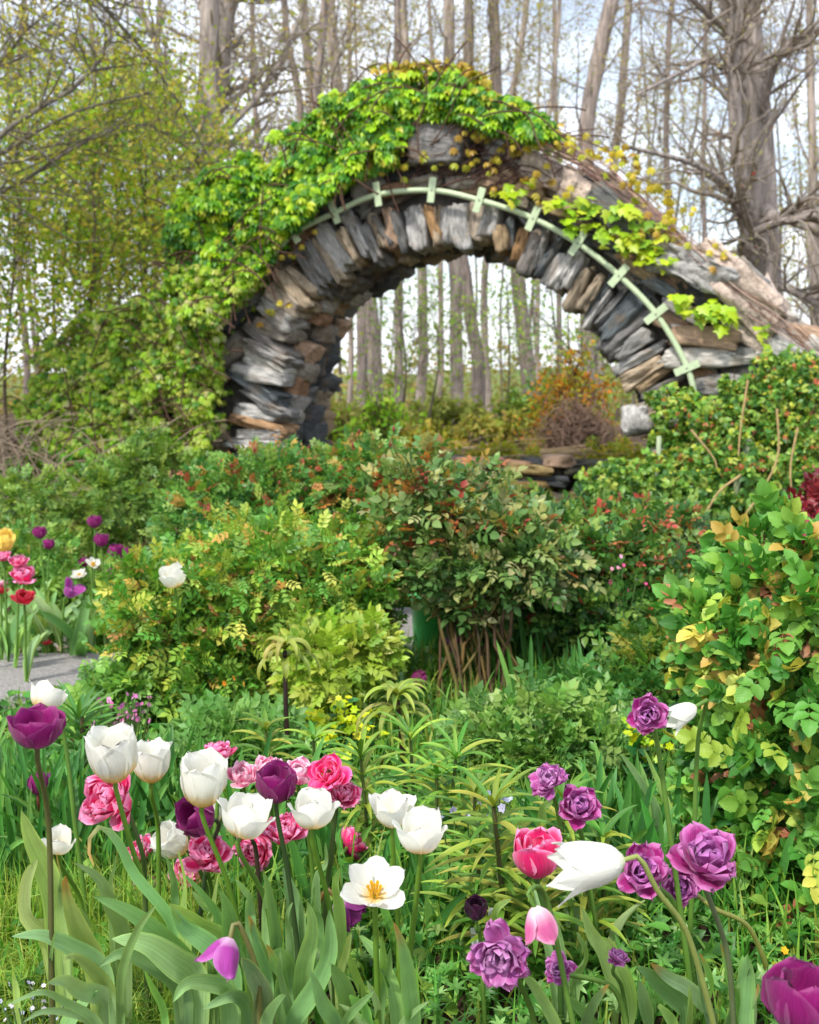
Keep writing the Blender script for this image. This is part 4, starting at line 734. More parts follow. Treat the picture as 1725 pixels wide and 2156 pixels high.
def lily(label, tx, ty, bx, Y, nwh, L, w, droop, pal=LILP, stem='5a6a34', up0=.6, leans=0, crown=10, r=.005, name='lily', gap=None):
    root = empty(name, label, 'perennial'); tp = at(tx, ty, Y); b = V(at(bx, 1500, Y)[0], Y+leans, 0); c = spline([b, (b+tp)/2+V(random.uniform(-.01, .01), 0, 0), tp], 12)
    sm = MB(); tubes(sm, c, np.linspace(r, r*.7, 12), 7, hexc(stem)*.6); sm.build('stem', M_STEM, root); mb = MB()
    for k in range(nwh):
        s = (1-k/(nwh)*(gap or .85)); j = min(int(s*11), 10); p = c[j]+(c[j+1]-c[j])*(s*11-j); whorl(mb, p, nrm(c[-1]-c[0]), crown if k == 0 else 7, L*(.8 if k == 0 else 1), w, droop, pal, up0+(.35 if k == 0 else 0))
    mb.build('foliage', M_STRAP, root); rebase(root, b)
lily('dark stemmed crown imperial with a mop of drooping yellow green leaves before the rounded rose', 600, 1370, 612, 2.85, 2, .115, .018, 2.9, ['8c983c', '849038', '748834', '989850'], '3a2624', .75, crown=16, r=.008, name='crown_imperial', gap=.12)
lily('drooping topped crown imperial right of the yellow spurge', 838, 1475, 862, 2.6, 3, .13, .014, 2.4, ['8ea040', '84983c', '989c54', '748c34'], '4a2c24', .8, crown=18, r=.007, name='crown_imperial', gap=.2)
lily('lily stem with long narrow leaves in whorls left of the pink single tulip', 1040, 1700, 1085, 1.95, 9, .13, .012, .7, LILP, '5a5a30', .45, crown=8, r=.006)
for k, (tx, ty, bx, Y, L, lb) in enumerate(((865, 1560, 880, 2.5, .13, 'leafy lily clump below the drooping crown imperial'), (760, 1600, 770, 2.4, .13, 'leafy lily shoot behind the hot pink double tulip'), (960, 1600, 950, 2.3, .14, 'leafy lily shoot in front of the feathery perennial'),
        (1000, 1680, 1010, 2.2, .13, 'yellow tipped lily shoot behind the tallest lily stem'), (920, 1640, 900, 2.3, .13, 'arching lily shoot right of the white tulip pair'), (1190, 1690, 1180, 2.1, .12, 'lily shoot just below the lilac double pair'), (1270, 1770, 1270, 2.05, .11, 'short lily shoot behind the large purple doubles'),
        (560, 1540, 560, 2.7, .1, 'small lily shoot above the pale pink double tulips'), (1010, 1800, 1000, 2.0, .13, 'low lily shoot left of the tallest lily stem'), (1130, 1900, 1140, 1.9, .12, 'low lily shoot under the white drooping tulip'), (660, 1560, 655, 2.6, .1, 'spiky lily shoot just right of the dark crown imperial stem'), (1230, 1860, 1235, 1.95, .12, 'lily shoot between the white drooping tulip and the purple doubles'))):
    lily(lb, tx, ty, bx, Y, 6, L, .0105, 1.1, LILP if k % 2 else ['5f9434', '7aa43c', '4a8430', '93a83c'], crown=9)
# daffodil leaf clumps
def clump(label, px, Y, n, L, w, pal, spread=.07, name='daffodil_clump', lean=.25, tip=None, bend=.9):
    root = empty(name, label, 'bulb leaves'); b = at(px, 1500, Y); b[2] = 0; mb = MB()
    for i in range(n):
        p = b+V(random.gauss(0, spread), random.gauss(0, spread*.6), 0); d = nrm(V(random.gauss(0, lean), random.gauss(0, lean), 1)); out = V(d[0], d[1], 0)+V(random.gauss(0, .1), random.gauss(0, .1), 0); l = L*random.uniform(.7, 1.15); bb = bend*random.random()**2
        pts = [p+d*l*s+out*l*s*s*bb-V(0, 0, 1)*l*bb*.55*s**3 for s in (0, .3, .6, .85, 1)]
        ribbon(mb, pts, w*random.uniform(.7, 1.2), V(random.gauss(0, .5), -1, .2), pick(pal, 1)[0], 10, .2, 'strap', tipcol=tip)
    mb.build('foliage', M_STRAP, root); rebase(root, b)
DK = ['3f7434', '4f8a40', '5a9448', '356a30', '6fa050']
for px, Y, n, L, lb in ((30, 2.35, 90, .34, 'dark green daffodil leaf clump at the left edge behind the purple tulip buds'), (150, 2.35, 80, .32, 'upright daffodil leaf clump below the gravel path'), (260, 2.6, 70, .26, 'daffodil leaf clump behind the tall white tulips'), (370, 2.5, 60, .26, 'slender leaf clump between the white tulips and the rounded rose'), (-60, 2.9, 40, .2, 'daffodil leaf clump closest to the gravel path'),
        (1150, 4.0, 60, .3, 'broad leaved tulip clump among the bare rose canes'), (1020, 4.1, 40, .3, 'tulip leaf clump behind the leggy rose canes'), (1290, 2.35, 60, .28, 'strap leaf clump behind the purple doubles'), (1230, 3.4, 50, .3, 'tulip leaf clump below the dark magenta tulips'), (1350, 2.2, 50, .28, 'long curved leaf clump left of the large leaved rose'),
        (640, 2.3, 60, .2, 'green strap leaves under the white tulips'), (900, 2.1, 60, .18, 'thick leaf clump between the two white tulip stems'), (1000, 2.2, 60, .2, 'thick leaf clump at the foot of the tallest lily')):
    clump(lb, px, Y, n, L, .018 if n < 70 else .014, DK, .09)
for px, Y, n, L, w, lb in ((100, 4.55, 20, .3, .035, 'broad tulip leaf clump in the far left bed'), (165, 4.45, 14, .26, .04, 'wide arching tulip leaves at the edge of the far left bed'), (10, 4.5, 16, .3, .03, 'blue green tulip leaves at the left end of the far bed'), (60, 4.9, 24, .4, .03, 'tall pale iris leaves in the far left bed'), (230, 4.8, 16, .28, .03, 'tulip leaves under the far purple pair')):
    clump(lb, px, Y, n, L, w, ['7aa868', '8ab070', '6a9c58', '9ab878'], .12, 'tulip_leaf_clump', .45)
spk = empty('yucca_like_shoot', 'spiky dark green lily shoot in front of the gravel path', 'perennial'); mb = MB(); b = at(165, 1500, 2.9); b[2] = 0
for i in range(6): whorl(mb, b+V(0, 0, .05+.028*i), V(.1, 0, 1), 12, .13, .012, .5, ['3f7434', '4f8440', '5a8c3c'], .35+i*.1)
mb.build('foliage', M_STRAP, spk); sm = MB(); tubes(sm, np.array([[b, b+V(.01, 0, .2)]]), np.array([[.006, .005]]), 6, hexc('5a4a34')); sm.build('stem', M_STEM, spk); rebase(spk, b); spk.name = 'lily'

# ------------------------------------------------------------------ grass and ground cover (uncountable)
def blades(name, label, n, xr, yr, L, w, pal, lean=.5, dens=None, zoff=0, K=5, mat=None):
    x = rng.uniform(*xr, n); y = rng.uniform(*yr, n)
    if dens: kp = dens(x, y) > rng.random(n); x, y = x[kp], y[kp]; n = len(x)
    b = np.stack([x, y, gz(x, y)-.005], -1); a = rng.uniform(0, 2*pi, n); out = np.stack([np.cos(a), np.sin(a), a*0], -1); l = rng.uniform(L[0], L[1], n)*np.where((y > 2.7) & (x < -.5) & (y < 4.2), .4, 1)*np.where(y < 2.0, .7, 1); l = l[:, None, None]; ln = np.abs(rng.normal(0, lean, n))[:, None, None]
    s = np.linspace(0, 1, K)[None, :, None]; c = b[:, None]+V(0, 0, 1)*s*l*(1-.45*ln*s**1.5)+out[:, None]*(s**1.7)*l*ln; sd_ = np.cross(out, V(0, 0, 1))*1.0; sd_ = nrm(sd_+rng.normal(size=(n, 3))*.3)
    hw = (rng.uniform(w[0], w[1], n)[:, None, None]/2)*np.maximum(1-s**2.2, .05); v = np.stack([c-sd_[:, None]*hw, c+sd_[:, None]*hw], 2); st = np.zeros_like(v); st[..., 1] = s; st[..., 2] = rng.random(n)[:, None, None]
    f = grid_faces(K, 2); F = (f[None]+(np.arange(n)*K*2)[:, None, None]).reshape(-1, 4); mb = MB(); mb.add(v.reshape(-1, 3), F, np.repeat(pick(pal, n), K*2, 0), st.reshape(-1, 3)); o = kind(mb.build(name, mat or M_GRASS), 'stuff'); o['label'] = label; o['category'] = 'grass'; return o
onpath = lambda x, y: (np.min((x[:, None]-cl[None, :, 0])**2+(y[:, None]-cl[None, :, 1])**2, 1) > .36**2).astype(float)
blades('grass', 'green grass and strap leaves between the flowers', 34000, (-1.6, 1.7), (1.72, 5.6), (.06, .2), (.004, .010), ['4f8a30', '65a03c', '7aac40', '3f7828', '8ab048', '97a848'], .55, onpath)
blades('fine_grass', 'thin yellow green grass at the left of the flower bed', 5000, (-1.15, -.3), (1.75, 2.15), (.10, .2), (.0015, .003), ['94b43c', '84a83c', '78a03c', 'a4b04c'], .9, K=6)
blades('far_grass', 'low green growth beyond the flower bed', 22000, (-5, 5), (5.4, 13), (.08, .25), (.008, .02), ['6a8c34', '8a9440', '7a9c3c', '9a9448', '58822c'], .6, onpath)
def cover(name, label, n, xr, yr, hmax, size, pal, T, dens=None, w=None):
    x = rng.uniform(*xr, n); y = rng.uniform(*yr, n)
    if dens: kp = dens(x, y) > rng.random(n); x, y = x[kp], y[kp]; n = len(x)
    z = hmax*(.35+.5*(vnoise(np.stack([x, y, x*0], -1), 4, 71)*.5+.5)+.4*rng.random(n)*rng.random(n)); mb = MB(); p = np.stack([x, y, z], -1); z0 = rng.random(n)**.7; p[:, 2] *= z0
    mb.inst(T[0], T[1], basis(rng.normal(size=(n, 3))*V(1, 1, .35)+V(0, 0, .25), rng.normal(size=(n, 3))*.35+V(0, -.2, 1))*rng.uniform(*size, n)[:, None, None], p, pick(pal, n, w), T[2]); o = kind(mb.build(name, M_LEAF), 'stuff'); o['label'] = label; o['category'] = 'ground cover'; return o
RST = merge_t([(leaf_t(3, .34, .12, .25)[0]*.55, leaf_t(3, .34, .12, .25)[1], leaf_t(3, .34, .12, .25)[2], rot((0, 0, 1), 2*pi*i/6)@rot((1, 0, 0), .5), V(0, 0, 0)) for i in range(6)])
cover('ground_cover', 'low whorled green ground cover at the lower right', 3000, (-.1, 1.5), (1.72, 2.9), .10, (.03, .05), ['5a943c', '6aa044', '4a8434', '7aac54', '86b064'], RST)
cover('leafy_ground_cover', 'mixed small leaves carpeting the bed', 9000, (-1.5, 1.8), (1.8, 4.9), .09, (.03, .055), ['4a8430', '629a3c', '3a7028', '82a844'], CL1, onpath)
# ------------------------------------------------------------------ tulips
def petal(L, W, th, col, ns=9, nt=7, cup=.55, rip=.0, r0=.004, tip=None, basec=None, edge=None, edw=.25, profile=.75, notch=0, cb=.16, seed=None, streakc=None):
    """one petal: leaves the axis (z) going out along +x, th = angles from horizontal at s=0..1"""
    s = 1-(1-np.linspace(0, 1, ns))**1.35; t = np.linspace(-1, 1, nt); thv = np.interp(s, np.linspace(0, 1, len(th)), th)
    sm_ = np.linspace(0, 1, 40); tm = np.interp(sm_, np.linspace(0, 1, len(th)), th); x = np.r_[0, np.cumsum(np.cos(tm[1:]))]/39*L; z = np.r_[0, np.cumsum(np.sin(tm[1:]))]/39*L
    x = r0+np.interp(s, sm_, x); z = np.interp(s, sm_, z); u_ = np.clip((s-.5)/.5, 0, 1); hw = W*np.where(s < .5, .24+.76*np.sin(pi*np.clip(s, 0, .5))**.8, (1-u_**(2.7 if profile < 1 else 1.5))**(.5 if profile < 1 else .85)); hw[-1] = W*.06
    ph = random.random()*6.28; hw = hw*(1+rng.normal(0, .025, len(hw))); v = np.zeros((ns, nt, 3)); yy = hw[:, None]*t; inn = cup*(hw[:, None]*t)**2/max(W, 1e-4)*(1-.45*s[:, None]**2)
    if rip: inn = inn+rip*W*np.sin(t[None]*random.uniform(3, 5)+s[:, None]*random.uniform(2, 6)+ph)*(s[:, None])*.6
    lz = -notch*W*np.abs(t[None])*(s[:, None] > .85)+rip*.35*W*np.sin(t[None]*7+ph)*(s[:, None]**4)+rng.normal(0, .035, (ns, nt))*W*(s[:, None] > .75)
    v[..., 0] = x[:, None]-np.sin(thv)[:, None]*inn+np.cos(thv)[:, None]*lz; v[..., 1] = yy; v[..., 2] = z[:, None]+np.cos(thv)[:, None]*inn+np.sin(thv)[:, None]*lz
    c = np.broadcast_to(col, (ns, nt, 3)).copy()
    if tip is not None: m = np.clip(s*1.2-.2, 0, 1)[:, None, None]**1.5; c = c*(1-m)+tip*m
    if edge is not None: m = (np.clip((np.abs(t)[None]-(1-edw))/edw, 0, 1)*np.clip(s[:, None]*3, 0, 1)); m = np.maximum(m, np.clip((s[:, None]-.86)/.14, 0, 1)*np.ones_like(m))[..., None]; c = c*(1-m)+edge*m
    if basec is not None: m = np.clip(1-(s+.05*np.sin(t[:, None].T*6)[0, 0])/cb, 0, 1)[:, None, None]**.8; c = c*(1-m)+basec*m
    if streakc is not None: m = (np.clip(.5+.6*np.sin(t[None]*8+ph), 0, 1)*np.clip(s[:, None]*1.3, 0, 1)*.8)[..., None]; c = c*(1-m)+streakc*m
    c = c*(1+.05*vnoise(v*40+ph, 1, 5))[..., None]
    st = np.zeros_like(v); st[..., 0] = t; st[..., 1] = s[:, None]; st[..., 2] = ph
    return v.reshape(-1, 3), grid_faces(ns, nt), c.reshape(-1, 3), st.reshape(-1, 3)
WH = hexc('f6f6f0')*.92; YEL = hexc('f2c218'); PUR = hexc('8a1468')*1.05; PURL = hexc('b0488e'); PK = hexc('ee2a7c'); PKL = hexc('faa8d0'); LIL = hexc('bc449c'); LILL = hexc('d0a0d0'); MAG = hexc('a8206c')
R = rad_
def jit(c, a=.06): return np.clip(c*(1+random.uniform(-a, a)), 0, 1)
KINDS = {  # L, W, rings [(n, theta list, lenscale, widthscale, angle offset)], colours
 'white': dict(L=.078, W=.030, rings=[(3, (8, 58, 86, 84, 66), 1, 1, 0), (3, (14, 66, 90, 86), 1.03, .95, 60)], col=WH, base=YEL, cb=.45, rip=.09),
 'whiteopen': dict(L=.078, W=.029, rings=[(3, (0, 35, 66, 74, 36), 1, 1, 10), (3, (6, 60, 90, 88), 1, .95, 70)], col=WH, base=YEL, cb=.45, rip=.08),
 'whitewide': dict(L=.07, W=.025, rings=[(3, (-6, 20, 40, 36), 1, 1, 25), (3, (0, 34, 62, 58), 1, .95, 85)], col=WH, base=YEL, cb=.26, rip=.1, stam=1),
 'whitelong': dict(L=.092, W=.021, rings=[(3, (20, 70, 80, 76, 56), 1, 1, 30), (3, (24, 76, 88, 84), .98, .95, 90)], col=WH*1.0, base=hexc('e8ecc8'), cb=.12, rip=.08, point=1),
 'purple': dict(L=.068, W=.032, rings=[(3, (5, 58, 90, 96), 1, 1, 20), (3, (10, 66, 98, 104), .97, .95, 80)], col=PUR, edge=PURL*.75, rip=.06),
 'purplewide': dict(L=.066, W=.036, rings=[(3, (0, 46, 80, 86), 1, 1, 30), (3, (8, 60, 88, 96), .97, .95, 90)], col=PUR, edge=PURL*.8, rip=.07),
 'bud': dict(L=.056, W=.022, rings=[(3, (16, 76, 102, 112), 1, 1, 0), (3, (16, 78, 104, 112), .95, .9, 60)], col=PUR, edge=PURL*.6, rip=.03),
 'dark': dict(L=.05, W=.024, rings=[(3, (8, 66, 94, 96), 1, 1, 0), (3, (12, 70, 98, 104), .95, .95, 60)], col=hexc('3a1030')*.9, edge=hexc('5a1c48'), rip=.05),
 'pink': dict(L=.07, W=.030, rings=[(3, (6, 60, 90, 86), 1, 1, 40), (3, (12, 68, 96, 98), .98, .9, 100), (3, (20, 76, 98, 100), .85, .7, 70)], col=PK*.95, edge=PKL, edw=.4, rip=.16),
 'pinkd': dict(L=.056, W=.020, rings=[(6, (-14, 22, 56, 60), 1, 1, 0), (6, (0, 42, 78, 84), 1, .95, 30), (6, (16, 60, 90, 92), .92, .9, 10), (6, (34, 76, 98, 98), .8, .85, 40), (4, (55, 90, 100, 96), .68, .7, 0)], col=PK, edge=PKL, edw=.42, rip=.5, dbl=1, streak=PKL),
 'pinkpale': dict(L=.056, W=.020, rings=[(6, (-10, 30, 66, 84), 1, 1, 0), (6, (4, 50, 88, 104), .95, .95, 30), (6, (18, 66, 100, 118), .85, .85, 10), (5, (34, 80, 108, 130), .7, .8, 40), (4, (50, 95, 120, 135), .55, .7, 0)], col=hexc('f468a0'), edge=hexc('fbe0ea'), edw=.7, rip=.38, dbl=1, streak=hexc('f8d8e4')),
 'hotpink': dict(L=.064, W=.026, rings=[(6, (-6, 22, 52, 66), 1, 1, 0), (6, (4, 40, 74, 94), .92, .95, 30), (5, (20, 62, 96, 116), .78, .85, 10), (4, (36, 84, 110, 128), .6, .8, 40)], col=hexc('f4287a'), edge=hexc('f884c0'), edw=.25, rip=.26, dbl=1, stam=1),
 'lilac': dict(L=.06, W=.0185, rings=[(7, (-18, 8, 30, 34), 1, 1, 0), (7, (-4, 26, 52, 58), .98, 1, 25), (7, (12, 46, 72, 78), .92, .95, 10), (6, (30, 66, 88, 90), .8, .9, 40), (5, (55, 84, 96, 94), .66, .8, 0)], col=LIL*.9, edge=hexc('d48cc4'), edw=.4, rip=.48, dbl=1, inner=LILL, streak=hexc('b068b0')),
 'purpled': dict(L=.06, W=.0225, rings=[(5, (-6, 22, 50, 52), 1, 1, 0), (5, (6, 44, 72, 78), 1, 1, 35), (5, (18, 58, 86, 88), .92, .95, 10), (5, (34, 74, 96, 96), .8, .85, 40), (4, (55, 88, 98, 94), .66, .7, 0)], col=hexc('b02a84'), edge=hexc('d07cb8'), edw=.34, rip=.42, dbl=1, inner=hexc('b878c0')),
 'magd': dict(L=.05, W=.02, rings=[(6, (0, 40, 80, 92), 1, 1, 0), (5, (14, 60, 94, 104), .95, 1, 35), (5, (28, 76, 104, 116), .85, .85, 10)], col=MAG*.9, edge=hexc('d070a8'), edw=.25, rip=.16, dbl=1),
 'red': dict(L=.056, W=.022, rings=[(6, (-10, 24, 62, 78), 1, 1, 0), (6, (0, 44, 84, 100), .95, .95, 30), (6, (16, 64, 98, 118), .85, .85, 10)], col=hexc('b81828'), edge=hexc('d83c58'), edw=.3, rip=.26, dbl=1),
 'mauvefan': dict(L=.075, W=.027, rings=[(3, (20, 60, 70, 60), 1, 1, 90)], col=hexc('a83c9c'), edge=hexc('c070b8'), base=hexc('e8c8e0'), cb=.3, rip=.2),
 'twistpetal': dict(L=.085, W=.026, rings=[(2, (30, 75, 85, 88), 1, 1, 30), (1, (20, 60, 70, 72), .9, .9, 120)], col=hexc('d868a0'), edge=hexc('f0b0cc'), edw=.4, base=hexc('f8e8ec'), cb=.5, rip=.25),
 'yellow': dict(L=.07, W=.03, rings=[(3, (8, 62, 92, 96), 1, 1, 0), (3, (14, 70, 98, 100), .97, .95, 60)], col=hexc('f4dc70'), rip=.1),
 'mauvewhite': dict(L=.07, W=.026, rings=[(3, (10, 56, 84, 88), 1, 1, 10), (3, (14, 66, 94, 98), .98, .95, 70)], col=hexc('7a1868'), edge=hexc('9c3c90'), base=hexc('f0e4f0'), cb=.42, rip=.08, streak=None),
}
def make_head(kd, axis, spin=0):
    """returns list of (v,f,c,st) per petal, centred on the axis origin; and stamens"""
    K = KINDS[kd]; axis = nrm(axis); e1 = nrm(np.cross(axis, V(0, 1, .01))); e2 = np.cross(axis, e1); B = np.stack([e1, e2, axis]); out = []
    nr = len(K['rings'])
    for ri, (n, th, ls, ws, a0) in enumerate(K['rings']):
        for i in range(n):
            d = K.get('dbl'); a = rad_(a0+spin)+2*pi*i/n+random.uniform(-.18, .18)*(3.2 if d else .6); dth = random.uniform(-24, 12) if d else random.uniform(-4, 4); th2 = [R(q+dth*(k/len(th)+.3)) for k, q in enumerate(th)]
            col = jit(K['col'], .1); edge = K.get('edge')
            if 'inner' in K: m = (ri/(nr-1))**1.3*.75; col = col*(1-m)+K['inner']*m; edge = edge*(1-m)+K['inner']*1.15*m
            v, f, c, st = petal(K['L']*ls*random.uniform(.93, 1.06), K['W']*ws*random.uniform(.92, 1.08), th2, col, 10 if not d else 7, 7 if not d else 5, .62 if not d else .5, K['rip'], .004, None, K.get('base'), edge, K.get('edw', .16), 1 if K.get('point') else .72, .1, K.get('cb', .16), None, K.get('streak') if random.random() < .35 else None)
            ca, sa = cos(a), sin(a); v = v@np.array([[ca, sa, 0], [-sa, ca, 0], [0, 0, 1]])
            if not d: v = v+V(0, 0, 0)*ri
            out.append((v@B, f, c, st))
    stam = []
    if K.get('stam'):
        mb_ = []
        for i in range(6):
            a = 2*pi*i/6; p = V(.006*cos(a), .006*sin(a), 0); q = V(.011*cos(a), .011*sin(a), .026); stam.append((p@B, q@B))
        stam.append((V(0, 0, 0), V(0, 0, .03)@B))
    return out, stam
LEAFP = ['92b87c', '98bc84', '84ae6e', 'a4c474', '88b664', '7ea86c']
TUL = []
def tulip(label, kd, cx, cy, wpx, size, axis=(0, 0, 1), stem=(), col='6f9c3c', leaves=2, group=None, parts=True, ybase=.06, sc=None, name='tulip', spin=None, lh=.24, sr=.0038):
    if kd in ('pinkd', 'pinkpale') and wpx > 45: size *= 1.32; wpx *= 1.32
    root = empty(name, label, 'tulip', group); Y = FPX*size/wpx; ax = nrm(V(axis[0], -axis[2] if False else axis[1], axis[2]))
    pet, stam = make_head(kd, ax, random.uniform(0, 360) if spin is None else spin)
    allv = np.concatenate([p[0] for p in pet]); wd = allv[:, 0].max()-allv[:, 0].min(); k = size/wd; allv = allv*k; ctr = (allv.max(0)+allv.min(0))/2; C = at(cx, cy, Y); org = C-ctr
    if parts:
        for v, f, c, st in pet: mb = MB(); mb.add(v*k+org, f, c, st); mb.build('petal', M_WHITE if kd.startswith('white') else M_PETAL, root)
    else:
        mb = MB()
        for v, f, c, st in pet: mb.add(v*k+org, f, c, st)
        mb.build('flower', M_WHITE if kd.startswith('white') else M_PETAL, root)
    if stam:
        mb = MB()
        for a, b in stam: tubes(mb, np.array([[org+a*k, org+(a+b)*k/2, org+b*k]]), np.array([[.0014, .0016, .0028]]), 5, hexc('e8c020') if kd != 'hotpink' else hexc('c0b060'))
        mb.build('stamens', M_PETAL, root)
    # stem
    pts = [org+ax*.002, org-ax*.022]; n = len(stem)
    for i, (px, py) in enumerate(stem): pts.append(at(px, py, Y+ybase*(i+1)/max(n, 1)))
    kept = pts[:2]
    for q in pts[2:]:
        if np.linalg.norm(q-kept[-1]) > .045: kept.append(q)
    pts = kept; last = pts[-1]; prev = pts[-2]
    dr = V(0, 0, -1)+(V((last-prev)[0], 0, 0)/max(np.linalg.norm(last-prev), .01)*.5 if n else V(random.uniform(-.1, .1), 0, 0)); dr[0] = max(min(dr[0], .35), -.35)
    gp = last+dr*max(last[2], .01); pts = [p if p[2] > .004 else V(p[0], p[1], .004) for p in pts]
    if last[2] > .02: pts.append(last*.5+gp*.5); pts.append(V(gp[0], gp[1], -.01))
    c = spline(pts, 26); mb = MB(); ck = (sc or 1)*min(1, size/.05); tubes(mb, c, np.full(26, sr*ck)*np.linspace(1, 1.35, 26), 8, hexc(col)*.55); mb.build('stem', M_STEM, root)
    b = V(gp[0], gp[1], 0)
    for i in range(leaves):
        a = random.uniform(0, 6.28); out = V(cos(a), .6*sin(a), 0); l = lh*random.uniform(.7, 1.1); mb = MB(); ln = random.uniform(.2, .55)
        ribbon(mb, [b, b+V(0, 0, l*.35)+out*l*.08, b+V(0, 0, l*.7)+out*l*ln*.5, b+V(0, 0, l*.95)+out*l*ln], .04*ck*random.uniform(.8, 1.3), nrm(-out+V(0, -.6, .3)), pick(LEAFP, 1)[0]*.95, 12, .3, 'tulip', wave=.12, twist=random.uniform(-.6, .6)); mb.build('leaf', M_STRAP, root)
    rebase(root, b); TUL.append((root, b)); return root
U = (0, 0, 1)
tulip('open dark purple tulip standing alone at the left edge above the purple buds', 'purplewide', 75, 1533, 122, .078, (.05, -.12, 1), [(94, 1600), (103, 1740)], '6a6e3a', 1)
tulip('cream tulip leaning back in front of the gravel path', 'whiteopen', 106, 1458, 84, .07, (.35, .35, .8), [(128, 1520)], leaves=0)
tulip('tall white tulip with yellow base, left one of the overlapping tall pair', 'white', 237, 1588, 112, .078, (-.04, -.16, 1), [(256, 1690), (300, 1850), (372, 2000)], '7aa838', 1, spin=20)
tulip('slightly smaller white tulip tucked behind the right side of the tall pair', 'white', 320, 1602, 88, .068, (.04, -.05, 1), [(322, 1680), (333, 1745)], '7aa838', 0, spin=70)
tulip('tall white cup tulip standing alone left of the purple one in the centre clump', 'white', 431, 1643, 104, .076, (.05, -.1, 1), [(447, 1720), (480, 1860), (512, 1990)], '7aa838', 1, spin=200)
tulip('frilly deep pink double tulip hanging under the tall white pair', 'pinkd', 222, 1672, 96, .07, (-.35, -.75, .45), [(270, 1690), (298, 1790), (305, 1850)], '5f7a3c', 0)
tulip('small striped pink double tulip at the top of the pink cluster', 'pinkd', 458, 1578, 62, .056, (-.1, .1, 1), [(462, 1640)], leaves=0)
tulip('pale pink ruffled double tulip right of the lone white cup', 'pinkpale', 513, 1632, 66, .06, (0, -.35, .9), [(518, 1700)], leaves=1)
tulip('palest pink double tulip peeking out behind the tall purple cup', 'pinkpale', 568, 1612, 62, .058, (0, -.1, 1), [(572, 1700)], leaves=0)
tulip('large dusty purple cup tulip in the middle of the pink cluster', 'purple', 581, 1650, 92, .07, (.04, -.2, 1), [(580, 1745), (605, 1830), (625, 1980)], '4f6a3c', 1, spin=10)
tulip('closed dark purple tulip bud in front of the big white bowl', 'bud', 530, 1710, 62, .05, U, [(540, 1800), (555, 1990)], '5a4a3c', 0)
tulip('big white bowl tulip half hidden behind the closed purple bud', 'whiteopen', 522, 1716, 128, .088, (.25, -.05, 1), [(538, 1800), (560, 1900)], leaves=0)
tulip('purple tulip lying on its side left of the white bowl', 'purple', 408, 1718, 88, .07, (-.45, -.45, .35), [(440, 1800)], '4f6a3c', 0)
tulip('small cream tulip tucked between the purple side flower and the white stem', 'white', 442, 1712, 52, .05, (-.2, -.2, .9), [], leaves=0)
tulip('white and pink streaked double tulip between purple cup and hot pink bloom', 'pinkpale', 628, 1625, 72, .062, (.05, -.25, .95), [(640, 1700), (655, 1800)], leaves=0)
tulip('hot pink wide open double tulip, largest of the pink ones', 'hotpink', 692, 1628, 106, .084, (-.25, -.65, .75), [(722, 1700), (700, 1790), (690, 1850)], '5f7a3c', 0)
tulip('lower pink double bloom pressed against the hot pink open one', 'pinkd', 720, 1668, 70, .056, (.3, -.55, .6), [(716, 1720), (692, 1840)], '5f7a3c', 0)
tulip('white tulip with bent back outer petal below the hot pink bloom', 'whiteopen', 664, 1704, 116, .082, (.05, -.1, 1), [(678, 1790), (694, 1910)], '7aa838', 1, spin=35)
tulip('pink striped double tulip below the purple cup', 'pinkd', 602, 1742, 80, .066, (.1, -.35, .9), [(610, 1830)], leaves=0)
tulip('rose pink double tulip hanging under the white bowl', 'pinkd', 532, 1790, 72, .062, (-.2, -.5, -.1), [(548, 1850)], leaves=0)
tulip('pink double tulip seen from behind, alone below the hot pink bloom', 'pinkd', 737, 1772, 62, .06, (.45, .75, .35), [(715, 1800), (688, 1860)], leaves=0)
tulip('white tulip bowed to the left above the crossing leaves', 'white', 355, 1768, 86, .072, (-.55, -.35, .6), [(400, 1815), (440, 1885)], '5f8438', 0)
tulip('pink side facing tulip left of the bowed white one', 'pinkd', 296, 1790, 60, .056, (-.35, -.3, .7), [(312, 1860)], leaves=0)
tulip('two tone pink tulip nodding low over the long narrow leaf', 'pinkpale', 305, 1885, 66, .062, (-.75, -.35, -.2), [(345, 1895), (375, 1920)], leaves=0)
tulip('bright pink tulip between the lone white stem and bowed white bloom', 'pinkd', 440, 1795, 82, .066, (.05, -.45, .8), [(445, 1870)], leaves=0)
tulip('pink tulip low behind the bowed white one', 'pinkd', 396, 1838, 66, .06, (.2, -.3, .8), [(400, 1910)], leaves=0)
tulip('small white tulip with yellow tipped petals low at the left', 'whiteopen', 129, 1772, 76, .06, (.1, -.2, .95), [(145, 1830), (168, 1890)], '7aa838', 0)
tulip('purple tulip bud below the lone open purple tulip', 'bud', 78, 1648, 44, .042, U, [(90, 1700), (98, 1755)], '8a4a3c', 0)
tulip('faded mauve tulip petal beside the lone purple stem', 'mauvefan', 116, 1634, 38, .04, (.3, .1, 1), [(106, 1690)], leaves=0, sc=.8)
tulip('white tulip with curled outer petals, left of the white pair in the centre', 'whiteopen', 826, 1708, 108, .08, (.02, -.1, 1), [(838, 1800), (838, 1950)], '7aa838', 0, spin=80)
tulip('white tulip with outflung side petals, right of the white pair in the centre', 'whiteopen', 884, 1748, 122, .082, (.03, -.12, 1), [(888, 1830), (862, 2030)], '7aa838', 1, spin=20)
tulip('fully open white tulip showing its yellow centre', 'whitewide', 786, 1864, 144, .092, (0, -.5, 1), [(788, 1960), (796, 2150)], '7aa838', 1, spin=0)
tulip('small pink bloom peeping out behind the fully open white tulip', 'pinkd', 818, 1836, 40, .045, (0, -.1, 1), [(820, 1900)], leaves=0)
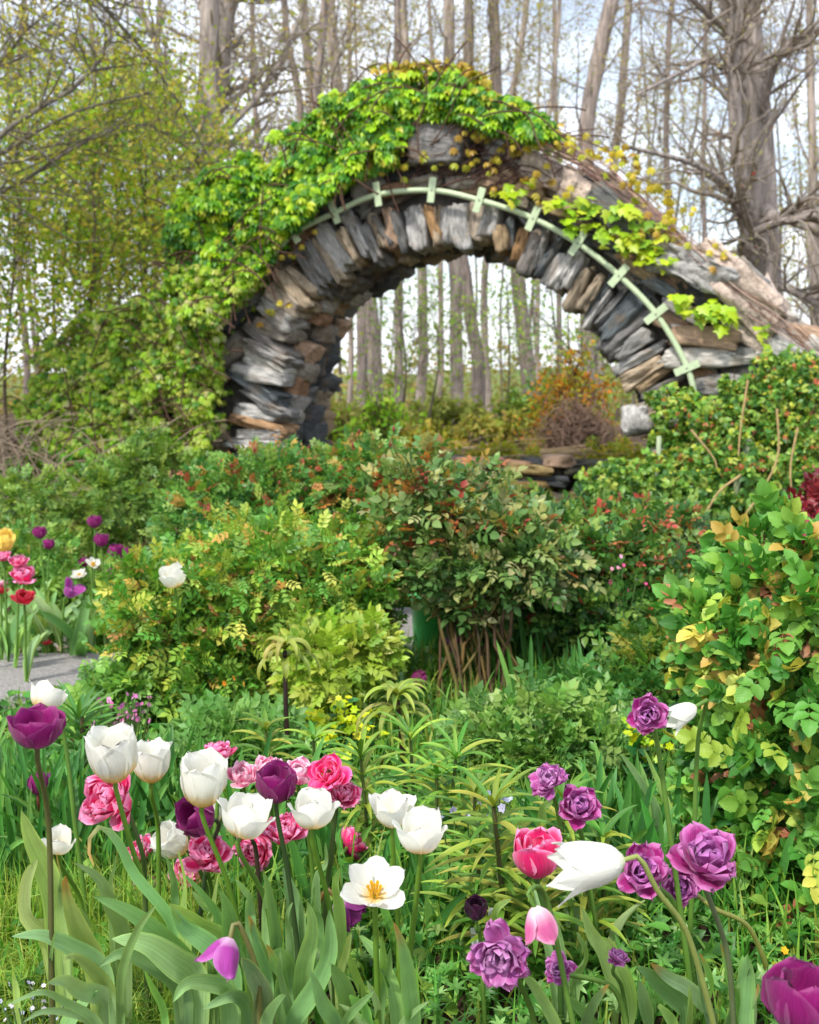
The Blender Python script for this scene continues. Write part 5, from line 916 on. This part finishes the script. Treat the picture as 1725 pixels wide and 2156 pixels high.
tulip('purple tulip with white base nodding on an arched stem', 'mauvewhite', 740, 1920, 84, .066, (.75, -.25, -.55), [(690, 1926), (655, 1940), (625, 1985), (616, 2150)], '8a6a3c', 0)
tulip('flopped mauve tulip with splayed petals low among the broad leaves', 'mauvefan', 455, 2032, 98, .062, (-.35, -.35, -.75), [(480, 2000), (515, 1998), (540, 2040), (548, 2150)], '8a8a4c', 0)
tulip('nearly black small tulip beside the white plant labels', 'dark', 1003, 1913, 54, .038, (-.05, -.1, 1), [(1010, 1960)], leaves=0)
tulip('big ragged lilac double tulip at the lower centre right', 'lilac', 1050, 2016, 146, .096, (-.25, -.9, .1), [(1090, 2060), (1120, 2130)], leaves=0)
tulip('rosy pink single tulip beside the drooping white one', 'pink', 1130, 1797, 108, .076, (-.08, -.15, 1), [(1160, 1900), (1175, 2020), (1182, 2156)], '4f7a34', 1, spin=30)
tulip('pink and white twisted petals on the thick green stem', 'twistpetal', 1140, 1952, 74, .046, (.35, -.1, -.9), [(1135, 1900), (1150, 1890)], leaves=0, spin=40)
tulip('long white tulip drooping to the left on an arched stem', 'whitelong', 1234, 1826, 174, .108, (-1, -.12, -.10), [(1385, 1876), (1440, 1950), (1475, 2050), (1505, 2170)], 'a8b860', 0, spin=0, sc=.95)
tulip('purple double tulip directly behind the head of the drooping white one', 'purpled', 1356, 1832, 120, .088, (-.15, -.75, .6), [(1420, 1900), (1450, 2000)], leaves=0)
tulip('largest purple double tulip, topmost of the three at right', 'purpled', 1478, 1798, 165, .108, (.05, -.5, .85), [(1500, 1890), (1530, 2000), (1545, 2150)], '7a8a5c', 1)
tulip('lower purple double tulip hanging under the largest one', 'purpled', 1437, 1868, 100, .076, (-.2, -.8, .15), [(1500, 1910), (1570, 1945), (1605, 2010), (1625, 2080)], '9aa04c', 0)
tulip('small magenta double tulip upright between the two arched stems', 'magd', 1340, 1971, 58, .056, U, [(1340, 2060), (1342, 2150)], '5f6a3c', 0)
tulip('lilac double tulip low behind the thick green stem', 'lilac', 1182, 2036, 76, .05, (-.2, -.55, .5), [(1225, 2040), (1290, 2080)], leaves=0)
tulip('ribbed lilac tulip half hidden behind the small magenta one', 'lilac', 1303, 2013, 54, .036, (.2, -.2, .9), [(1310, 2080)], leaves=0)
tulip('closed mauve pink tulip bud on a thin bent stem at right', 'bud', 1564, 1984, 38, .036, (-.4, -.1, .8), [(1590, 2030), (1625, 2110)], 'a86a5c', 0, sc=.7)
tulip('pale pink bud just above the corner purple tulip', 'pink', 1673, 2022, 36, .032, U, [(1680, 2060)], leaves=0, sc=.8)
tulip('large magenta purple tulip filling the bottom right corner', 'purple', 1690, 2110, 175, .09, (.05, -.1, 1), [], '5f6a3c', 0, spin=15)
tulip('tiny pink bud near the bottom between the right hand stems', 'bud', 1328, 2085, 18, .018, U, [], leaves=0, sc=.6)
tulip('pale lilac double tulip, upper left of the shaded purple pair', 'lilac', 1158, 1645, 90, .07, (-.15, -.6, .7), [(1175, 1710)], leaves=1)
tulip('dark purple double tulip, lower right of the shaded pair', 'purpled', 1222, 1700, 106, .082, (.1, -.7, .55), [(1230, 1780)], leaves=1)
tulip('little purple tulip just above the shaded pair', 'purple', 1205, 1603, 34, .045, (0, -.1, 1), [(1190, 1660)], leaves=0, sc=.8)
tulip('small purple tulip left of the pointed blue green leaves', 'purple', 1310, 1628, 28, .04, (.2, 0, 1), [(1312, 1680)], leaves=0, sc=.8)
tulip('magenta rose shaped double tulip at the edge of the large leaved rose', 'purpled', 1364, 1503, 92, .066, (-.2, -.85, .3), [(1385, 1570)], leaves=0)
tulip('white tulip half covered by rose leaves at right', 'whitelong', 1430, 1515, 84, .066, (-.7, -.2, -.3), [(1470, 1560)], leaves=0)
# far flowers, small in the picture
FG = 'tulips in the far left bed'
for args in (('white tulip with spread petals showing above the rounded rose bush', 'whiteopen', 366, 1212, 70, .098, (-.1, -.2, 1)),
        ('far purple tulip furthest left of the upper row', 'purple', 83, 1121, 32, .06, U), ('small far purple tulip just right of the leftmost one', 'purple', 103, 1145, 26, .05, U), ('highest far purple tulip against the vine', 'purple', 198, 1098, 32, .06, U), ('far purple tulip right below the highest one', 'purple', 214, 1136, 34, .062, U),
        ('far purple tulip, left of the touching pair', 'purple', 243, 1160, 34, .062, U), ('far purple tulip, right of the touching pair', 'purple', 268, 1170, 36, .066, U), ('far purple tulip alone below the touching pair', 'purple', 240, 1206, 30, .056, (.1, 0, 1)),
        ('far purple tulip touching a white one', 'purple', 176, 1182, 26, .05, (-.3, 0, 1)), ('far white tulip touching the purple one, upper of two', 'whitewide', 196, 1184, 34, .062, (.3, -.5, .8)), ('far white tulip with orange centre, lower of two', 'whitewide', 167, 1207, 36, .066, (-.2, -.4, .9)),
        ('far mauve tulip with open petals near the rose bush edge', 'mauvefan', 155, 1237, 44, .08, (.6, -.2, .8)), ('tiny far purple tulip at left above the broad leaves', 'purple', 93, 1246, 18, .035, U), ('tiny far dark tulip beside the white pair', 'dark', 122, 1198, 16, .034, U),
        ('far pink double tulip, upper of the pink clump', 'pinkd', 38, 1180, 44, .075, (0, -.3, 1)), ('far pink double tulip, lower right of the pink clump', 'pinkd', 50, 1210, 46, .078, (.2, -.4, 1)), ('far pink double tulip cut by the left border', 'pinkd', 6, 1170, 40, .07, (0, -.3, 1)), ('far pale pink tulip on the left border under the clump', 'pinkpale', 3, 1228, 26, .05, U),
        ('far red double tulip in the left bed', 'red', 48, 1256, 56, .09, (.1, -.4, 1)), ('far red tulip on the left border', 'red', 2, 1242, 34, .06, U), ('small red and white tulip low in the far bed', 'red', 100, 1352, 22, .04, U), ('small white tulip low in the far bed', 'white', 93, 1345, 14, .028, U), ('far yellow tulip on the left border', 'yellow', 8, 1136, 50, .085, (.5, -.1, .6)),
        ('purple tulip lying in front of the green tub', 'purple', 884, 1432, 40, .062, (.9, -.2, .1)), ('pale lilac tulip among the bare rose canes', 'lilac', 952, 1354, 42, .07, (-.3, -.4, .6)), ('faded mauve tulip by the forked rose cane', 'mauvewhite', 1052, 1428, 30, .055, (.2, 0, -1)), ('closed purple tulip on the ground right of the rose canes', 'purple', 1174, 1435, 34, .06, (-.3, -.2, .9)),
        ('open purple tulip under the glossy rose bush', 'purpled', 1250, 1408, 50, .08, (.1, -.5, .9)), ('dark maroon tulip shaded by the glossy rose bush', 'dark', 1285, 1385, 46, .075, (0, -.3, 1)), ('magenta tulip behind the dark maroon one', 'magd', 1302, 1368, 34, .06, U), ('coral pink tulip low behind the glossy rose bush', 'pinkd', 1335, 1378, 36, .062, U), ('small bright pink tulip seen through the glossy rose bush', 'pinkd', 1290, 1332, 22, .045, U), ('tiny pink flower at right of the coral tulip', 'pinkd', 1358, 1352, 22, .045, U)):
    tulip(*args, leaves=2 if args[2] < 320 else 1, parts=False, group=FG if args[2] < 300 else None, ybase=.02, lh=.26)
# small flowers
def smallflowers(name, label, cat, px, py, Y, wpx, hpx, n, sz, pal, stemc='6a8a4a'):
    root = empty(name, label, cat); k = Y/FPX; c = at(px, py, Y); p = np.stack([c[0]+rng.uniform(-.5, .5, n)*wpx*k, Y+rng.uniform(-.05, .05, n), np.maximum(c[2]+rng.uniform(-.5, .5, n)*hpx*k, .03)], -1); mb = MB()
    for q in range(n):
        mb = MB(); mb.inst(DISC[0], DISC[1], basis(rng.normal(size=(1, 3)), V(0, -.8, .4)+rng.normal(size=(1, 3))*.4)*random.uniform(*sz), p[q:q+1], pick(pal, 1), DISC[2]); mb.build('blossom', M_PETAL, root)
    b = p.copy(); b[:, 2] = 0; b[:, 0] = c[0]+(p[:, 0]-c[0])*.5; s = np.linspace(0, 1, 5)[:, None]
    for q in range(n): sm = MB(); tubes(sm, b[q]*(1-s)+p[q]*s, np.full(5, .0014), 4, hexc(stemc)*.6); sm.build('stem', M_STEM, root)
    rebase(root, [c[0], Y, 0])
smallflowers('bleeding_heart', 'sprays of tiny pink flowers beside the path end', 'flower', 255, 1510, 3.0, 130, 90, 60, (.010, .018), ['e08ac0', 'e8a8d0', 'd070b0'])
smallflowers('forget_me_not', 'scatter of tiny white and blue flowers low at the bottom left', 'flower', 90, 2110, 1.75, 170, 60, 40, (.006, .010), ['e8e4ec', 'c8cce4'])
smallflowers('yellow_pansy', 'yellow flower heads at the lower right corner', 'flower', 1655, 2050, 1.9, 50, 60, 8, (.016, .024), ['f0d020', 'e8b818'])
smallflowers('white_blossoms', 'tiny white blossoms low in the far left bed', 'flower', 110, 1375, 4.4, 130, 60, 16, (.022, .032), ['f0ece0', 'f4d8c8'])
smallflowers('orange_blossoms', 'few small orange flowers among the rounded rose bush leaves', 'flower', 520, 1480, 3.25, 260, 130, 14, (.015, .022), ['f0a818', 'e89018'])
smallflowers('pale_squill', 'faded blue grey squill heads behind the tallest lily', 'flower', 1010, 1690, 2.15, 170, 70, 14, (.012, .022), ['b8bcd0', '9ca4c0'])
smallflowers('pink_blossoms', 'pink and white flecks in the glossy rose bush', 'flower', 1250, 1260, 3.85, 230, 190, 22, (.014, .026), ['f0a8c8', 'f8f0f4', 'e05890'])

# ------------------------------------------------------------------ broad tulip leaves of the foreground, laid one by one
def zc(z, ox, oy, k): return [(x*k+ox, y*k+oy) for x, y in z]
A_, B_, C_ = (0, 1482, .3418), (505, 1482, .3418), (967, 1566.6, .4394)
LV = [(A_, [(350, 1250), (270, 1000), (190, 830), (130, 660)], 170, 0), (A_, [(330, 1440), (190, 1300), (185, 1100), (230, 960)], 160, .03), (A_, [(600, 1600), (510, 1400), (440, 1200), (405, 1060)], 170, -.04), (A_, [(620, 1640), (430, 1500), (250, 1430), (70, 1435)], 130, -.06),
 (A_, [(400, 1200), (380, 1050), (350, 930)], 80, 0), (A_, [(750, 1420), (680, 1250), (600, 1080), (450, 975)], 110, .02), (A_, [(1080, 1400), (990, 1240), (830, 1050), (740, 870), (640, 765), (570, 800), (550, 900), (580, 1000)], 75, -.02), (A_, [(1190, 1680), (1000, 1450), (800, 1290), (580, 1185)], 140, -.05),
 (A_, [(1180, 1700), (1080, 1600), (900, 1480), (690, 1450)], 210, -.09), (A_, [(1100, 1750), (900, 1600), (750, 1540), (610, 1620)], 130, -.10), (A_, [(750, 1900), (760, 1650), (850, 1400), (970, 1230)], 70, -.14), (A_, [(1400, 1500), (1230, 1380), (1130, 1300), (1040, 1230)], 150, -.03), (A_, [(1400, 1650), (1280, 1500), (1120, 1380), (1045, 1240)], 160, -.05),
 (A_, [(1150, 1330), (1150, 1100), (1105, 905)], 95, -.06), (A_, [(1080, 1200), (1060, 1050), (1020, 930)], 60, 0), (A_, [(1300, 1400), (1330, 1200), (1350, 1040)], 70, 0), (A_, [(1430, 1520), (1400, 1300), (1355, 1150)], 130, -.04), (A_, [(1360, 1370), (1250, 1180), (1110, 1030)], 60, -.02), (A_, [(690, 1140), (710, 1020), (720, 930)], 55, .1),
 (A_, [(1400, 1790), (1300, 1730), (1150, 1730), (1065, 1840)], 140, -.12), (A_, [(1530, 1880), (1430, 1800), (1250, 1880)], 110, -.1), (A_, [(650, 1830), (500, 1770), (400, 1710), (290, 1720)], 130, -.1), (A_, [(660, 1780), (560, 1640), (450, 1560), (390, 1600)], 110, -.08), (A_, [(320, 1680), (330, 1500), (355, 1360)], 52, -.1),
 (A_, [(690, 1850), (685, 1740), (670, 1650)], 46, -.15), (A_, [(1620, 1900), (1560, 1700), (1500, 1570)], 150, -.1), (A_, [(1640, 1700), (1580, 1500), (1530, 1300)], 85, -.05), (A_, [(1700, 1500), (1660, 1200), (1620, 1030)], 80, 0), (A_, [(600, 1970), (400, 1840), (250, 1780), (40, 1860)], 60, -.15), (A_, [(1725, 1700), (1680, 1600), (1640, 1480)], 100, -.05),
 (A_, [(560, 1971), (400, 1900), (250, 1900), (140, 1965)], 60, -.15), (A_, [(1300, 1300), (1260, 1250), (1180, 1150)], 80, 0), (A_, [(100, 1700), (80, 1620), (70, 1560)], 50, 0), (A_, [(1010, 1900), (940, 1750), (890, 1640)], 50, -.12), (A_, [(1240, 1660), (1200, 1500), (1190, 1350)], 90, 0), (A_, [(560, 1500), (560, 1350), (500, 1250)], 110, .04),
 (B_, [(1060, 1990), (1030, 1750), (1000, 1550), (945, 1340)], 130, -.12), (B_, [(330, 1971), (470, 1750), (560, 1530), (550, 1270)], 130, -.08), (B_, [(380, 1900), (390, 1650), (440, 1400), (420, 1220)], 120, -.02), (B_, [(480, 1300), (470, 1200), (465, 1130)], 95, .04), (B_, [(580, 1990), (500, 1850), (430, 1640)], 120, -.16),
 (B_, [(660, 1971), (640, 1780), (560, 1600)], 150, -.06), (B_, [(150, 1971), (130, 1780), (60, 1640), (10, 1560)], 150, -.1), (B_, [(150, 1600), (100, 1450), (50, 1300)], 80, -.02), (B_, [(300, 1650), (260, 1550), (200, 1520)], 100, 0), (B_, [(170, 1300), (175, 1150), (150, 1020)], 70, 0), (B_, [(620, 1700), (660, 1550), (690, 1410)], 70, 0),
 (B_, [(860, 1780), (880, 1600), (870, 1420)], 62, 0), (B_, [(880, 1850), (925, 1650), (930, 1500)], 60, 0), (B_, [(660, 1990), (700, 1900), (830, 1770)], 70, -.14), (B_, [(330, 1950), (270, 1700), (250, 1520)], 75, -.05), (B_, [(190, 1980), (230, 1870), (285, 1790)], 130, -.15), (B_, [(760, 1800), (700, 1650), (640, 1480)], 60, .05),
 (B_, [(620, 1250), (600, 1120), (620, 1010)], 90, .1), (B_, [(310, 1400), (300, 1300), (330, 1220)], 60, .05), (B_, [(60, 1250), (20, 1150), (-30, 1080)], 70, .05), (B_, [(480, 1100), (540, 980), (530, 850)], 70, .1), (B_, [(850, 1971), (840, 1850), (780, 1700)], 60, -.1), (B_, [(770, 1900), (690, 1830), (670, 1800)], 80, -.12), (B_, [(1000, 1990), (1080, 1900), (1170, 1830)], 50, -.1),
 (C_, [(480, 1400), (400, 1240), (340, 1150), (285, 1090)], 70, -.06), (C_, [(740, 1180), (680, 1000), (620, 900), (585, 780)], 90, .05), (C_, [(800, 1230), (740, 1050), (700, 930)], 120, 0), (C_, [(1070, 1270), (980, 1180), (910, 1110), (850, 1070)], 100, 0), (C_, [(1210, 1310), (1100, 1180), (1000, 1120), (915, 1050)], 80, .03), (C_, [(1290, 1300), (1330, 1150), (1390, 1070)], 90, 0),
 (C_, [(1380, 1370), (1400, 1250), (1430, 1150)], 100, -.03), (C_, [(1090, 1370), (1095, 1250), (1100, 1160)], 70, -.05), (C_, [(1020, 1360), (970, 1290), (950, 1255)], 80, -.05), (C_, [(600, 1370), (650, 1250), (720, 1150)], 60, -.05), (C_, [(930, 330), (870, 200), (770, 45)], 80, .55), (C_, [(1000, 340), (930, 150), (885, 25)], 60, .6), (C_, [(400, 340), (440, 280), (475, 200)], 50, .35),
 (C_, [(180, 870), (190, 790), (250, 745)], 60, .15), (C_, [(1300, 1230), (1280, 1100), (1250, 950)], 40, 0), (C_, [(1200, 1370), (1150, 1150), (1120, 980)], 50, .02), (C_, [(640, 1342), (560, 1260), (500, 1200)], 60, 0), (C_, [(900, 1342), (880, 1250), (860, 1130)], 90, 0), (C_, [(560, 1100), (600, 1010), (560, 900)], 60, .05), (C_, [(1180, 1250), (1200, 1150), (1150, 1000)], 60, .03), (C_, [(1340, 1370), (1330, 1250), (1310, 1150)], 60, 0)]
for (ox, oy, k), z, w, dy in LV:
    pp = zc(z, ox, oy, k); Y = 1.66+dy; tip_dy = -.05+random.uniform(-.03, .03); n = len(pp)
    pts = [at(x, y, Y+.05-(.05-tip_dy)*i/(n-1)) for i, (x, y) in enumerate(pp)]; pts = [p if p[2] > .015 else V(p[0], p[1], .015) for p in pts]
    d0 = pts[0]-pts[1]; b = pts[0]+V(d0[0]*.25, .02, 0); b[2] = 0
    if pts[0][2] > .03: pts = [b, (b+pts[0])/2+V(0, 0, .0)]+pts
    L = sum(np.linalg.norm(pts[i+1]-pts[i]) for i in range(len(pts)-1)); j = int(np.argmin([np.hypot(*(q[1]-b)[:2]) for q in TUL])); root, rb = TUL[j]
    mb = MB(); dirx = pts[-1]-pts[-2]; ribbon(mb, pts, w*k*Y/FPX*1.12, V(-.25 if dirx[0] > 0 else .25, -1, .75), pick(LEAFP, 1)[0]*.94, 26, .22, 'tulip', wave=.10 if w > 90 else .05, cols=3, twist=random.uniform(-.35, .35), tipcol=hexc('b08a4c') if (w == 75 and ox == 0) or random.random() < .2 else None)
    o = mb.build('leaf', M_STRAP, root); o.location = root.location*-1

# ------------------------------------------------------------------ plant labels and the green tub
for px, py, wpx, hpx, an, lb in ((1030, 1927, 17, 34, -.1, 'white plastic plant label right behind the nearly black tulip'), (1003, 1973, 15, 44, .1, 'white plastic plant label left of the ragged lilac tulip')):
    Y = 1.95; c = at(px, py, Y); k = Y/FPX; mb = MB(); ax = np.array([V(cos(an), 0, sin(an)), V(0, 1, 0), V(-sin(an), 0, cos(an))]); z0 = c[2]+hpx*k/2; box(mb, V(c[0], Y, z0/2), ax, V(wpx*k/2, .001, z0/2), hexc('e4e8ec')*.9, 0); o = mb.build('plant_label', M_PLAST, smooth=False)
    mb = MB(); tag(o, lb, 'plant label')
Y = 4.35; c = at(925, 1360, Y); tub = empty('plastic_tub', 'bright green ribbed plastic tub behind the bare rose canes', 'tub'); mb = MB(); K = 18; an = np.linspace(0, 2*pi, 33)[:-1]
prof = [(.085, 0), (.09, .01)]+[(.092+.012*i/12+(.004 if i % 2 else 0), .02+.018*i) for i in range(12)]+[(.12, .235), (.122, .25), (.112, .25), (.10, .05)]
v = np.array([[c[0]+r*cos(a), Y+r*sin(a), z] for r, z in prof for a in np.r_[an, an[0]]]); mb.add(v, grid_faces(len(prof), 33), hexc('58c868')); mb.build('body', M_PLAST, tub)
mb = MB(); a = np.linspace(0, 2*pi, 33); tubes(mb, np.stack([c[0]+.122*np.cos(a), Y+.122*np.sin(a), a*0+.25], -1), np.full(33, .006), 8, hexc('60d074')); mb.build('rim', M_PLAST, tub)
mb = MB(); v0, f = CG[4]; q = nrm(v0)*V(.1, .1, .01)+V(c[0], Y, .2); mb.add(q, f, hexc('2f2418')); mb.build('potting_soil', M_SOIL, tub); rebase(tub, [c[0], Y, 0])
for o in bpy.data.objects:
    if o.get('kind') == 'stuff' and 'label' not in o:
        o['label'] = {'dry_canes': 'bare arching dry canes below the thicket at left', 'dry_grass': 'tan dry canes and grass inside the arch at left', 'woods': 'distant bare wood with young leaves'}.get(o.name, o.name.replace('_', ' '))
